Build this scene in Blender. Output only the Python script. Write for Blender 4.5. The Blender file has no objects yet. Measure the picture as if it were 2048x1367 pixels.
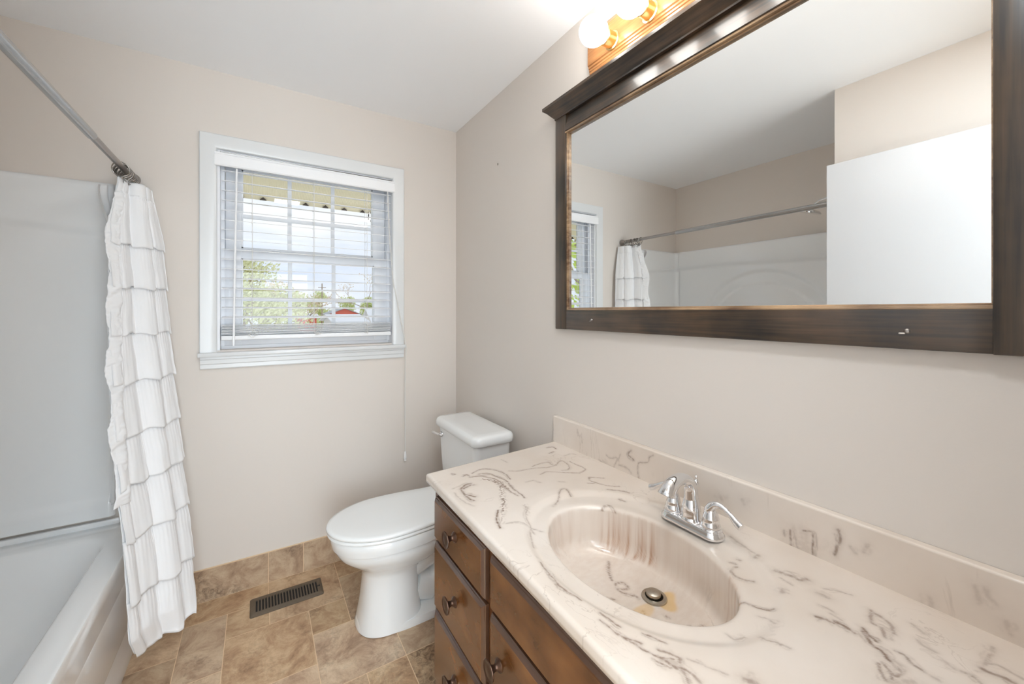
import bpy, bmesh, math, random
import numpy as np
from mathutils import Vector, Matrix, noise

sc = bpy.context.scene
COL = sc.collection

# ------------------------------------------------------------------ camera
F_PX, HORIZON = 803.5, 622.0
YAW = math.atan(506.0 / 803.5)
cd = bpy.data.cameras.new('camera')
cam = bpy.data.objects.new('camera', cd); COL.objects.link(cam)
cam.location = (-1.0393, -2.3056, 1.3271)
cam.rotation_euler = (math.pi / 2, 0, -YAW)
cd.sensor_fit = 'HORIZONTAL'; cd.sensor_width = 36.0
cd.lens = F_PX / 2048 * 36.0
cd.shift_y = -(683.5 - HORIZON) / 2048
cd.clip_start = 0.02; cd.clip_end = 500
sc.camera = cam

# ------------------------------------------------------------------ view
sc.view_settings.view_transform = 'Standard'
sc.view_settings.look = 'None'
sc.view_settings.gamma = 1.0
sc.view_settings.use_curve_mapping = False
sc.view_settings.exposure = 0.25
sc.cycles.use_denoising = True
sc.cycles.max_bounces = 12
sc.cycles.diffuse_bounces = 10
sc.cycles.glossy_bounces = 6
sc.cycles.transparent_max_bounces = 24
sc.cycles.caustics_reflective = False
sc.cycles.caustics_refractive = False
sc.cycles.sample_clamp_indirect = 6.0

# ------------------------------------------------------------------ sky (bright overcast)
W = bpy.data.worlds.new('overcast_sky'); sc.world = W; W.use_nodes = True
nt = W.node_tree; nt.nodes.clear()
wo = nt.nodes.new('ShaderNodeOutputWorld'); bg = nt.nodes.new('ShaderNodeBackground')
tc = nt.nodes.new('ShaderNodeTexCoord'); mp = nt.nodes.new('ShaderNodeMapping')
mp.inputs['Scale'].default_value = (1, 1, 3.2)
nz = nt.nodes.new('ShaderNodeTexNoise'); nz.inputs['Scale'].default_value = 2.6; nz.inputs['Detail'].default_value = 6
cr = nt.nodes.new('ShaderNodeValToRGB')
cr.color_ramp.elements[0].position = 0.36; cr.color_ramp.elements[0].color = (0.66, 0.75, 0.90, 1)
cr.color_ramp.elements[1].position = 0.62; cr.color_ramp.elements[1].color = (0.95, 0.97, 1.0, 1)
nt.links.new(tc.outputs['Generated'], mp.inputs[0]); nt.links.new(mp.outputs[0], nz.inputs['Vector'])
nt.links.new(nz.outputs['Fac'], cr.inputs[0]); nt.links.new(cr.outputs[0], bg.inputs[0]); nt.links.new(bg.outputs[0], wo.inputs[0])
bg.inputs[1].default_value = 0.95

# ------------------------------------------------------------------ unseen fill lights added to brighten the room
def area(name, loc, rot, sx, sy, power, col):
    l = bpy.data.lights.new(name, 'AREA'); l.shape = 'RECTANGLE'; l.size = sx; l.size_y = sy; l.energy = power; l.color = col
    o = bpy.data.objects.new(name, l); COL.objects.link(o); o.location = loc; o.rotation_euler = rot
    return o
area('hall_overhead_fill', (-0.95, -3.30, 2.40), (math.radians(0), 0, 0), 1.2, 1.2, 26, (0.90, 0.96, 1.0))  # added soft fill from above the hallway, no known lamp
area('hall_doorway_fill', (-0.98, -3.70, 1.15), (math.radians(106), 0, 0), 1.1, 1.5, 40, (0.77, 0.90, 1.0))  # no window here; large fill added to shine through the doorway
area('overhead_room_fill', (-0.80, -2.13, 2.425), (0, 0, 0), 0.22, 0.22, 6.0, (0.86, 0.94, 1.0))  # no fan here; small fill added overhead, out of view
BULB = 17.5

# ================================================================== helpers
def srgb(r, g, b):
    def f(c):
        c /= 255.0
        return c / 12.92 if c <= 0.04045 else ((c + 0.055) / 1.055) ** 2.4
    return (f(r), f(g), f(b), 1)

def mat(name, color=(0.8, 0.8, 0.8, 1), rough=0.5, metal=0.0, spec=0.5, coat=0.0, coat_rough=0.05, noise_amt=0.0, noise_scale=8, bump=0.0, bump_scale=60, emit=None, es=0, sheen=0, trans=0, sss=0):
    m = bpy.data.materials.new(name); m.use_nodes = True
    n = m.node_tree; b = n.nodes['Principled BSDF']
    b.inputs['Base Color'].default_value = color; b.inputs['Roughness'].default_value = rough
    b.inputs['Metallic'].default_value = metal; b.inputs['Specular IOR Level'].default_value = spec
    b.inputs['Coat Weight'].default_value = coat; b.inputs['Coat Roughness'].default_value = coat_rough
    if emit: b.inputs['Emission Color'].default_value = emit; b.inputs['Emission Strength'].default_value = es
    t = n.nodes.new('ShaderNodeTexCoord')
    if noise_amt:
        x = n.nodes.new('ShaderNodeTexNoise'); x.inputs['Scale'].default_value = noise_scale; x.inputs['Detail'].default_value = 5
        n.links.new(t.outputs['Object'], x.inputs['Vector'])
        mx = n.nodes.new('ShaderNodeMix'); mx.data_type = 'RGBA'
        c = color
        mx.inputs[6].default_value = (c[0] * (1 - noise_amt), c[1] * (1 - noise_amt), c[2] * (1 - noise_amt), 1)
        mx.inputs[7].default_value = (min(1, c[0] * (1 + noise_amt)), min(1, c[1] * (1 + noise_amt)), min(1, c[2] * (1 + noise_amt)), 1)
        n.links.new(x.outputs['Fac'], mx.inputs[0]); n.links.new(mx.outputs[2], b.inputs['Base Color'])
    if bump:
        y = n.nodes.new('ShaderNodeTexNoise'); y.inputs['Scale'].default_value = bump_scale; y.inputs['Detail'].default_value = 4
        n.links.new(t.outputs['Object'], y.inputs['Vector'])
        bp = n.nodes.new('ShaderNodeBump'); bp.inputs['Strength'].default_value = bump; bp.inputs['Distance'].default_value = 0.002
        n.links.new(y.outputs['Fac'], bp.inputs['Height']); n.links.new(bp.outputs[0], b.inputs['Normal'])
    return m

def wood(name, c1, c2, axis, rough=0.35, coat=0.3, scale=1.0, stretch=14, spec=0.5, bump=0.1):
    """grain runs along axis (0,1,2)"""
    m = bpy.data.materials.new(name); m.use_nodes = True
    n = m.node_tree; b = n.nodes['Principled BSDF']
    t = n.nodes.new('ShaderNodeTexCoord'); p = n.nodes.new('ShaderNodeMapping')
    s = [stretch * scale] * 3; s[axis] = scale
    p.inputs['Scale'].default_value = s
    n.links.new(t.outputs['Object'], p.inputs[0])
    x = n.nodes.new('ShaderNodeTexNoise'); x.inputs['Scale'].default_value = 5; x.inputs['Detail'].default_value = 6; x.inputs['Distortion'].default_value = 0.15
    n.links.new(p.outputs[0], x.inputs['Vector'])
    x2 = n.nodes.new('ShaderNodeTexNoise'); x2.inputs['Scale'].default_value = 7; x2.inputs['Detail'].default_value = 3
    n.links.new(t.outputs['Object'], x2.inputs['Vector'])
    ad = n.nodes.new('ShaderNodeMath'); ad.operation = 'MULTIPLY_ADD'; ad.inputs[1].default_value = 0.55
    n.links.new(x2.outputs['Fac'], ad.inputs[0])
    ad2 = n.nodes.new('ShaderNodeMath'); ad2.operation = 'MULTIPLY'; ad2.inputs[1].default_value = 0.45
    n.links.new(x.outputs['Fac'], ad2.inputs[0]); n.links.new(ad2.outputs[0], ad.inputs[2])
    r = n.nodes.new('ShaderNodeValToRGB'); r.color_ramp.elements[0].position = 0.38; r.color_ramp.elements[1].position = 0.64
    r.color_ramp.elements[0].color = c1; r.color_ramp.elements[1].color = c2
    n.links.new(ad.outputs[0], r.inputs[0]); n.links.new(r.outputs[0], b.inputs['Base Color'])
    b.inputs['Roughness'].default_value = rough; b.inputs['Coat Weight'].default_value = coat; b.inputs['Coat Roughness'].default_value = 0.12
    b.inputs['Specular IOR Level'].default_value = spec
    bp = n.nodes.new('ShaderNodeBump'); bp.inputs['Strength'].default_value = bump; bp.inputs['Distance'].default_value = 0.001
    n.links.new(x.outputs['Fac'], bp.inputs['Height']); n.links.new(bp.outputs[0], b.inputs['Normal'])
    return m

class MB:
    """collects shapes and links them as ONE mesh object"""
    def __init__(s): s.v = []; s.f = []
    def add(s, v, f):
        o = len(s.v); s.v += [tuple(p) for p in v]; s.f += [tuple(i + o for i in q) for q in f]; return s
    def box(s, lo, hi, bev=0.0, seg=2):
        if bev <= 0:
            x0, y0, z0 = lo; x1, y1, z1 = hi
            return s.add([(x0, y0, z0), (x1, y0, z0), (x1, y1, z0), (x0, y1, z0), (x0, y0, z1), (x1, y0, z1), (x1, y1, z1), (x0, y1, z1)],
                         [(0, 3, 2, 1), (4, 5, 6, 7), (0, 1, 5, 4), (1, 2, 6, 5), (2, 3, 7, 6), (3, 0, 4, 7)])
        bm = bmesh.new(); bmesh.ops.create_cube(bm, size=1)
        for v in bm.verts: v.co = [lo[i] + (v.co[i] + 0.5) * (hi[i] - lo[i]) for i in range(3)]
        bmesh.ops.bevel(bm, geom=bm.edges[:], offset=bev, segments=seg, affect='EDGES', profile=0.5)
        bm.verts.index_update()
        s.add([v.co[:] for v in bm.verts], [[v.index for v in f.verts] for f in bm.faces]); bm.free(); return s
    def loft(s, rings, closed=True, cap0=True, cap1=True):
        n = len(rings[0]); V = [p for r in rings for p in r]; Fc = []
        for i in range(len(rings) - 1):
            for j in range(n if closed else n - 1):
                k = (j + 1) % n
                Fc.append((i * n + j, i * n + k, (i + 1) * n + k, (i + 1) * n + j))
        if cap0: Fc.append(tuple(range(n - 1, -1, -1)))
        if cap1: Fc.append(tuple((len(rings) - 1) * n + j for j in range(n)))
        return s.add(V, Fc)
    def tube(s, pts, r, n=12, caps=True, flat=None):
        pts = [Vector(p) for p in pts]; rs = r if isinstance(r, (list, tuple)) else [r] * len(pts)
        T = []
        for i in range(len(pts)):
            a = pts[max(i - 1, 0)]; b = pts[min(i + 1, len(pts) - 1)]; T.append((b - a).normalized())
        up = Vector((0, 0, 1)) if abs(T[0].z) < 0.9 else Vector((1, 0, 0))
        N = (up - T[0] * up.dot(T[0])).normalized(); rings = []
        for i, p in enumerate(pts):
            N = (N - T[i] * N.dot(T[i])).normalized(); Bn = T[i].cross(N)
            fl = flat[i] if flat else 1.0
            rings.append([tuple(p + N * (math.cos(a) * rs[i] * fl) + Bn * (math.sin(a) * rs[i])) for a in [2 * math.pi * k / n for k in range(n)]])
        return s.loft(rings, True, caps, caps)
    def lathe(s, prof, c, axis='z', n=32, caps=True, sx=1, sy=1):
        rings = []
        for r, h in prof:
            ring = []
            for k in range(n):
                a = 2 * math.pi * k / n; u, v = r * math.cos(a) * sx, r * math.sin(a) * sy
                if axis == 'z': p = (c[0] + u, c[1] + v, c[2] + h)
                elif axis == 'x': p = (c[0] + h, c[1] + u, c[2] + v)
                else: p = (c[0] + v, c[1] + h, c[2] + u)
                ring.append(p)
            rings.append(ring)
        return s.loft(rings, True, caps, caps)
    def prism(s, poly, axis, a, b):
        """poly in the two other axes (cyclic order), extruded a..b along axis"""
        def P(q, t):
            if axis == 0: return (t, q[0], q[1])
            if axis == 1: return (q[0], t, q[1])
            return (q[0], q[1], t)
        n = len(poly); V = [P(q, a) for q in poly] + [P(q, b) for q in poly]
        Fc = [tuple(range(n)), tuple(range(2 * n - 1, n - 1, -1))] + [(i, n + i, n + (i + 1) % n, (i + 1) % n) for i in range(n)]
        return s.add(V, Fc)
    def build(s, name, m, parent=None, smooth=True, ang=35, recalc=True):
        me = bpy.data.meshes.new(name); me.from_pydata(s.v, [], s.f); me.update()
        if recalc and len(s.f) < 60000:
            bm = bmesh.new(); bm.from_mesh(me); bmesh.ops.recalc_face_normals(bm, faces=bm.faces[:]); bm.to_mesh(me); bm.free()
        if smooth:
            me.polygons.foreach_set('use_smooth', [True] * len(me.polygons))
            if ang: me.set_sharp_from_angle(angle=math.radians(ang))
        me.materials.append(m)
        o = bpy.data.objects.new(name, me); COL.objects.link(o)
        if parent is not None:
            o.parent = parent; bpy.context.view_layer.update() if False else None
            o.matrix_parent_inverse = PINV.get(parent.name, Matrix.Identity(4))
        return o
PINV = {}

def thing(name, loc, label, cat, group=None, kind=None):
    o = bpy.data.objects.new(name, None); COL.objects.link(o); o.location = loc; o.empty_display_size = 0.05
    PINV[o.name] = Matrix.Translation(Vector(loc)).inverted()
    if label: o['label'] = label
    if cat: o['category'] = cat
    if group: o['group'] = group
    if kind: o['kind'] = kind
    return o
def tag(o, label, cat, group=None, kind=None):
    if label: o['label'] = label
    if cat: o['category'] = cat
    if group: o['group'] = group
    if kind: o['kind'] = kind
    return o
def struct(o, label=None, cat=None):
    o['kind'] = 'structure'
    if label: o['label'] = label; o['category'] = cat
    return o

def copy_thing(src, shift, label, group=None):
    r = src.copy(); COL.objects.link(r); r.location = Vector(src.location) + Vector(shift)
    r['label'] = label
    if group: r['group'] = group
    for ch in [o for o in src.children]:
        c = ch.copy(); COL.objects.link(c); c.parent = r
        for g in [o for o in ch.children]:
            d = g.copy(); COL.objects.link(d); d.parent = c
    return r

def rrect(cx, cy, hx, hy, r, z, n=12):
    pts = []
    for qx, qy, a0 in ((1, 1, 0), (-1, 1, 90), (-1, -1, 180), (1, -1, 270)):
        for k in range(n + 1):
            a = math.radians(a0 + 90 * k / n)
            pts.append((cx + qx * (hx - r) + r * math.cos(a), cy + qy * (hy - r) + r * math.sin(a), z))
    return pts

# ================================================================== materials
WALLC = srgb(219, 212, 205)
M_wall = mat('wall_paint', WALLC, 0.55, spec=0.25, noise_amt=0.012, noise_scale=1.5, bump=0.06, bump_scale=180)
M_ceil = mat('ceiling_paint', srgb(246, 248, 251), 0.6, spec=0.2, noise_amt=0.008, noise_scale=1.2)
M_white = mat('white_gloss_paint', srgb(220, 222, 223), 0.28, spec=0.5, noise_amt=0.01, noise_scale=6)
M_door = mat('door_paint', srgb(206, 208, 211), 0.3, spec=0.5, noise_amt=0.01, noise_scale=6)
M_vinyl = mat('white_vinyl', srgb(229, 231, 235), 0.35, noise_amt=0.006)
M_blind = mat('blind_white', srgb(242, 243, 245), 0.4, noise_amt=0.01, noise_scale=20)
M_porc = mat('white_porcelain', srgb(236, 238, 238), 0.07, spec=0.6, coat=0.5, noise_amt=0.004)
M_seat = mat('white_plastic_seat', srgb(238, 240, 240), 0.16, noise_amt=0.004)
M_acry = mat('white_acrylic', srgb(238, 240, 241), 0.14, spec=0.5, coat=0.25, noise_amt=0.008, noise_scale=3)
M_chrome = mat('polished_chrome', (0.80, 0.80, 0.81, 1), 0.04, 1.0, noise_amt=0.01)
M_nickel = mat('brushed_nickel', (0.42, 0.41, 0.40, 1), 0.22, 1.0, noise_amt=0.06, noise_scale=40)
M_nickel2 = mat('worn_nickel', (0.36, 0.33, 0.31, 1), 0.3, 1.0, noise_amt=0.08, noise_scale=60)
M_ringm = mat('dark_chrome_ring', (0.34, 0.32, 0.30, 1), 0.18, 1.0, noise_amt=0.1, noise_scale=80)
M_bronze = mat('dark_bronze_knob', srgb(84, 62, 50), 0.28, 0.75, noise_amt=0.15, noise_scale=90)
M_brass = mat('brass_socket', (0.83, 0.58, 0.26, 1), 0.2, 1.0, noise_amt=0.05, noise_scale=30)
M_black = mat('dark_gap', (0.012, 0.012, 0.012, 1), 0.6, noise_amt=0.1)
M_vent = mat('vent_brown_enamel', srgb(104, 92, 78), 0.4, 0.2, noise_amt=0.08, noise_scale=60)
M_drainm = mat('worn_drain_metal', (0.46, 0.42, 0.36, 1), 0.3, 1.0, noise_amt=0.2, noise_scale=120)
M_cord = mat('white_cord', srgb(225, 224, 220), 0.6, noise_amt=0.03, noise_scale=200)
M_bulb = mat('frosted_bulb', (1, 1, 1, 1), 0.3, emit=(1.0, 0.98, 0.93, 1), es=BULB)
M_mirror = mat('mirror_silver', (0.92, 0.93, 0.92, 1), 0.0, 1.0)
M_cab = wood('cabinet_brown_stain', srgb(84, 50, 24), srgb(126, 82, 44), 1, 0.22, 0.25, 1.0, 3.0)
M_cabd = wood('cabinet_face_frame', srgb(92, 54, 28), srgb(134, 86, 48), 2, 0.3, 0.3, 1.0, 8)
M_edge = mat('cabinet_dark_edge', srgb(86, 60, 44), 0.16, spec=0.6, coat=0.7, noise_amt=0.12, noise_scale=30)
M_frame_h = wood('mirror_frame_horizontal', srgb(36, 30, 25), srgb(88, 68, 50), 1, 0.34, 0.35, 1.0, 26)
M_frame_v = wood('mirror_frame_vertical', srgb(40, 33, 26), srgb(86, 68, 50), 2, 0.34, 0.35, 1.0, 26)
M_gold = wood('gold_bead', srgb(112, 84, 62), srgb(196, 164, 128), 1, 0.25, 0.4, 1.0, 16)
M_oak = wood('golden_oak', srgb(138, 86, 44), srgb(180, 128, 76), 1, 0.28, 0.4, 1.2, 22, bump=0.2)
def cloth_mat():
    m = mat('white_cotton', srgb(238, 239, 241), 0.85, spec=0.15, noise_amt=0.008, noise_scale=30, bump=0.12, bump_scale=55)
    return m
M_cloth = cloth_mat()
M_liner = mat('white_liner', srgb(228, 229, 230), 0.5, noise_amt=0.01)

def glass_mat():
    m = bpy.data.materials.new('window_glass'); m.use_nodes = True; n = m.node_tree; n.nodes.clear()
    o = n.nodes.new('ShaderNodeOutputMaterial'); mx = n.nodes.new('ShaderNodeMixShader'); t = n.nodes.new('ShaderNodeBsdfTransparent')
    g = n.nodes.new('ShaderNodeBsdfGlossy'); g.inputs['Roughness'].default_value = 0.0
    fr = n.nodes.new('ShaderNodeFresnel'); fr.inputs['IOR'].default_value = 1.45
    t.inputs[0].default_value = (0.97, 0.98, 0.98, 1)
    n.links.new(fr.outputs[0], mx.inputs[0]); n.links.new(t.outputs[0], mx.inputs[1]); n.links.new(g.outputs[0], mx.inputs[2]); n.links.new(mx.outputs[0], o.inputs[0])
    return m
M_glass = glass_mat()

def tile_mat():
    m = bpy.data.materials.new('stone_look_tile'); m.use_nodes = True; n = m.node_tree; b = n.nodes['Principled BSDF']
    t = n.nodes.new('ShaderNodeTexCoord'); a = n.nodes.new('ShaderNodeAttribute'); a.attribute_name = 'tile'
    sep = n.nodes.new('ShaderNodeSeparateColor'); n.links.new(a.outputs['Color'], sep.inputs[0])
    # offset texture per tile
    off = n.nodes.new('ShaderNodeVectorMath'); off.operation = 'MULTIPLY_ADD'; off.inputs[1].default_value = (7, 5, 3)
    n.links.new(a.outputs['Color'], off.inputs[0]); n.links.new(t.outputs['Object'], off.inputs[2])
    n1 = n.nodes.new('ShaderNodeTexNoise'); n1.inputs['Scale'].default_value = 8; n1.inputs['Detail'].default_value = 12; n1.inputs['Roughness'].default_value = 0.74; n1.inputs['Distortion'].default_value = 0.5
    n.links.new(off.outputs[0], n1.inputs['Vector'])
    rp = n.nodes.new('ShaderNodeValToRGB'); e = rp.color_ramp.elements
    e[0].position = 0.30; e[0].color = srgb(138, 106, 80); e[1].position = 0.72; e[1].color = srgb(216, 194, 162)
    k = e.new(0.44); k.color = srgb(178, 146, 114); k = e.new(0.56); k.color = srgb(200, 172, 138)
    n.links.new(n1.outputs['Fac'], rp.inputs[0])
    n2 = n.nodes.new('ShaderNodeTexNoise'); n2.inputs['Scale'].default_value = 34; n2.inputs['Detail'].default_value = 8; n2.inputs['Roughness'].default_value = 0.75; n2.inputs['Distortion'].default_value = 1.5
    n.links.new(off.outputs[0], n2.inputs['Vector'])
    n3 = n.nodes.new('ShaderNodeTexNoise'); n3.inputs['Scale'].default_value = 4.5; n3.inputs['Detail'].default_value = 3
    n.links.new(off.outputs[0], n3.inputs['Vector'])
    ml = n.nodes.new('ShaderNodeMath'); ml.operation = 'MULTIPLY'; n.links.new(n2.outputs['Fac'], ml.inputs[0]); n.links.new(n3.outputs['Fac'], ml.inputs[1])
    r2 = n.nodes.new('ShaderNodeValToRGB'); r2.color_ramp.elements[0].position = 0.27; r2.color_ramp.elements[0].color = (0, 0, 0, 1); r2.color_ramp.elements[1].position = 0.40; r2.color_ramp.elements[1].color = (1, 1, 1, 1)
    n.links.new(ml.outputs[0], r2.inputs[0])
    mx = n.nodes.new('ShaderNodeMix'); mx.data_type = 'RGBA'; n.links.new(rp.outputs[0], mx.inputs[6]); mx.inputs[7].default_value = srgb(104, 80, 62)
    fm = n.nodes.new('ShaderNodeMath'); fm.operation = 'MULTIPLY'; n.links.new(r2.outputs[0], fm.inputs[0]); n.links.new(sep.outputs[1], fm.inputs[1])
    n.links.new(fm.outputs[0], mx.inputs[0])
    hs = n.nodes.new('ShaderNodeHueSaturation'); n.links.new(mx.outputs[2], hs.inputs['Color'])
    mr = n.nodes.new('ShaderNodeMapRange'); mr.inputs[3].default_value = 0.82; mr.inputs[4].default_value = 1.17
    n.links.new(sep.outputs[0], mr.inputs[0]); n.links.new(mr.outputs[0], hs.inputs['Value'])
    mr2 = n.nodes.new('ShaderNodeMapRange'); mr2.inputs[3].default_value = 0.84; mr2.inputs[4].default_value = 1.02
    n.links.new(sep.outputs[2], mr2.inputs[0]); n.links.new(mr2.outputs[0], hs.inputs['Saturation'])
    n.links.new(hs.outputs[0], b.inputs['Base Color']); b.inputs['Roughness'].default_value = 0.42; b.inputs['Specular IOR Level'].default_value = 0.35
    bp = n.nodes.new('ShaderNodeBump'); bp.inputs['Strength'].default_value = 0.25; bp.inputs['Distance'].default_value = 0.002
    n.links.new(n1.outputs['Fac'], bp.inputs['Height']); n.links.new(bp.outputs[0], b.inputs['Normal'])
    return m
M_tile = tile_mat()
M_grout = mat('light_grout', srgb(222, 196, 162), 0.8, noise_amt=0.08, noise_scale=30)

def marble_mat():
    m = bpy.data.materials.new('cultured_marble'); m.use_nodes = True; n = m.node_tree; b = n.nodes['Principled BSDF']
    t = n.nodes.new('ShaderNodeTexCoord'); a = n.nodes.new('ShaderNodeAttribute'); a.attribute_name = 'vein'
    sep = n.nodes.new('ShaderNodeSeparateColor'); n.links.new(a.outputs['Color'], sep.inputs[0])
    # base tone clouds
    n1 = n.nodes.new('ShaderNodeTexNoise'); n1.inputs['Scale'].default_value = 3.2; n1.inputs['Detail'].default_value = 4
    n.links.new(t.outputs['Object'], n1.inputs['Vector'])
    r1 = n.nodes.new('ShaderNodeValToRGB'); r1.color_ramp.elements[0].position = 0.3; r1.color_ramp.elements[0].color = srgb(212, 199, 186); r1.color_ramp.elements[1].position = 0.7; r1.color_ramp.elements[1].color = srgb(227, 218, 209)
    n.links.new(n1.outputs['Fac'], r1.inputs[0])
    # thin procedural veins, flowing
    mp = n.nodes.new('ShaderNodeMapping'); mp.inputs['Scale'].default_value = (1.5, 1.0, 0.12); mp.inputs['Rotation'].default_value = (0, 0, 0.5)
    n.links.new(t.outputs['Object'], mp.inputs[0])
    n2 = n.nodes.new('ShaderNodeTexNoise'); n2.inputs['Scale'].default_value = 7; n2.inputs['Detail'].default_value = 7; n2.inputs['Distortion'].default_value = 1.6; n2.inputs['Roughness'].default_value = 0.55
    n.links.new(mp.outputs[0], n2.inputs['Vector'])
    s = n.nodes.new('ShaderNodeMath'); s.operation = 'SUBTRACT'; s.inputs[1].default_value = 0.5; n.links.new(n2.outputs['Fac'], s.inputs[0])
    ab = n.nodes.new('ShaderNodeMath'); ab.operation = 'ABSOLUTE'; n.links.new(s.outputs[0], ab.inputs[0])
    mr = n.nodes.new('ShaderNodeMapRange'); mr.inputs[1].default_value = 0.0; mr.inputs[2].default_value = 0.014; mr.inputs[3].default_value = 1; mr.inputs[4].default_value = 0
    n.links.new(ab.outputs[0], mr.inputs[0])
    n3 = n.nodes.new('ShaderNodeTexNoise'); n3.inputs['Scale'].default_value = 5.5; n3.inputs['Detail'].default_value = 3; n.links.new(t.outputs['Object'], n3.inputs['Vector'])
    mr3 = n.nodes.new('ShaderNodeMapRange'); mr3.inputs[1].default_value = 0.52; mr3.inputs[2].default_value = 0.68; n.links.new(n3.outputs['Fac'], mr3.inputs[0])
    pv = n.nodes.new('ShaderNodeMath'); pv.operation = 'MULTIPLY'; n.links.new(mr.outputs[0], pv.inputs[0]); n.links.new(mr3.outputs[0], pv.inputs[1])
    pv2 = n.nodes.new('ShaderNodeMath'); pv2.operation = 'MULTIPLY'; pv2.inputs[1].default_value = 0.34; n.links.new(pv.outputs[0], pv2.inputs[0])
    # drawn veins broken up by fine noise; G channel = speckle
    n4 = n.nodes.new('ShaderNodeTexNoise'); n4.inputs['Scale'].default_value = 110; n4.inputs['Detail'].default_value = 4; n.links.new(t.outputs['Object'], n4.inputs['Vector'])
    m4 = n.nodes.new('ShaderNodeMapRange'); m4.inputs[1].default_value = 0.34; m4.inputs[2].default_value = 0.56; m4.inputs[3].default_value = 0.5; n.links.new(n4.outputs['Fac'], m4.inputs[0])
    dv = n.nodes.new('ShaderNodeMath'); dv.operation = 'MULTIPLY'; n.links.new(sep.outputs[0], dv.inputs[0]); n.links.new(m4.outputs[0], dv.inputs[1])
    n5 = n.nodes.new('ShaderNodeTexNoise'); n5.inputs['Scale'].default_value = 150; n5.inputs['Detail'].default_value = 2; n.links.new(t.outputs['Object'], n5.inputs['Vector'])
    m5 = n.nodes.new('ShaderNodeMapRange'); m5.inputs[1].default_value = 0.47; m5.inputs[2].default_value = 0.56; n.links.new(n5.outputs['Fac'], m5.inputs[0])
    sp = n.nodes.new('ShaderNodeMath'); sp.operation = 'MULTIPLY'; n.links.new(sep.outputs[1], sp.inputs[0]); n.links.new(m5.outputs[0], sp.inputs[1])
    mxx = n.nodes.new('ShaderNodeMath'); mxx.operation = 'MAXIMUM'; n.links.new(dv.outputs[0], mxx.inputs[0]); n.links.new(sp.outputs[0], mxx.inputs[1])
    mx3 = n.nodes.new('ShaderNodeMath'); mx3.operation = 'MAXIMUM'; n.links.new(mxx.outputs[0], mx3.inputs[0]); n.links.new(pv2.outputs[0], mx3.inputs[1])
    mix = n.nodes.new('ShaderNodeMix'); mix.data_type = 'RGBA'; n.links.new(mx3.outputs[0], mix.inputs[0]); n.links.new(r1.outputs[0], mix.inputs[6]); mix.inputs[7].default_value = srgb(128, 106, 92)
    # brown poured streaks on the basin wall + yellow mineral stain by the drain (B channel brown, A stain)
    mpb = n.nodes.new('ShaderNodeMapping'); mpb.inputs['Scale'].default_value = (30, 60, 1.2); n.links.new(t.outputs['Object'], mpb.inputs[0])
    n6 = n.nodes.new('ShaderNodeTexNoise'); n6.inputs['Scale'].default_value = 1.3; n6.inputs['Detail'].default_value = 5; n.links.new(mpb.outputs[0], n6.inputs['Vector'])
    m6 = n.nodes.new('ShaderNodeMapRange'); m6.inputs[1].default_value = 0.38; m6.inputs[2].default_value = 0.62; n.links.new(n6.outputs['Fac'], m6.inputs[0])
    bs = n.nodes.new('ShaderNodeMath'); bs.operation = 'MULTIPLY'; n.links.new(sep.outputs[2], bs.inputs[0]); n.links.new(m6.outputs[0], bs.inputs[1])
    mixb = n.nodes.new('ShaderNodeMix'); mixb.data_type = 'RGBA'; n.links.new(bs.outputs[0], mixb.inputs[0]); n.links.new(mix.outputs[2], mixb.inputs[6]); mixb.inputs[7].default_value = srgb(164, 116, 80)
    mixy = n.nodes.new('ShaderNodeMix'); mixy.data_type = 'RGBA'; n.links.new(a.outputs['Alpha'], mixy.inputs[0]); n.links.new(mixb.outputs[2], mixy.inputs[6]); mixy.inputs[7].default_value = srgb(214, 170, 92)
    n.links.new(mixy.outputs[2], b.inputs['Base Color'])
    b.inputs['Roughness'].default_value = 0.16; b.inputs['Coat Weight'].default_value = 0.3; b.inputs['Coat Roughness'].default_value = 0.06
    return m
M_marble = marble_mat()

# ================================================================== room shell
H = 2.44; XL = -2.20; YF = -2.265; YH = -4.3
def wallbox(name, boxes, m=M_wall, label=None, cat=None):
    b = MB()
    for lo, hi in boxes: b.box(lo, hi)
    o = b.build(name, m, smooth=False); return struct(o, label, cat)
WX0, WX1, WZ0, WZ1 = -1.205, -0.385, 1.145, 2.085       # rough opening of the window
wallbox('wall_back', [((XL - .12, 0, -.1), (WX0, .14, H)), ((WX1, 0, -.1), (.12, .14, H)), ((WX0, 0, -.1), (WX1, .14, WZ0)), ((WX0, 0, WZ1), (WX1, .14, H))])
wallbox('wall_right', [((0, YF - .12, -.1), (.12, 0, H))])
wallbox('wall_left', [((XL - .12, -1.46, -.1), (XL, 0, H))])
wallbox('wall_alcove', [((XL - .12, YF - .12, -.1), (-1.432, -1.46, H))])
DX0, DX1, DZ = -1.365, -0.60, 2.06
wallbox('wall_front', [((-1.432, YF - .12, -.1), (DX0 - .02, YF, H)), ((DX1 + .02, YF - .12, -.1), (0, YF, H)), ((DX0 - .02, YF - .12, DZ + .02), (DX1 + .02, YF, H))])
wallbox('ceiling', [((XL - .12, YF - .12, H), (.12, .14, H + .1))], M_ceil)
wallbox('wall_hallway', [((-2.3, YH - .1, -.1), (.9, YH, H)), ((-2.4, YH - .1, -.1), (-2.3, YF - .12, H)), ((.9, YH - .1, -.1), (1.0, YF - .12, H)), ((.12, YF - .13, -.1), (.9, YF - .01, H))], M_ceil)
wallbox('ceiling_hallway', [((-2.4, YH - .1, H), (1.0, YF - .12, H + .1))], M_ceil)

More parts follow.
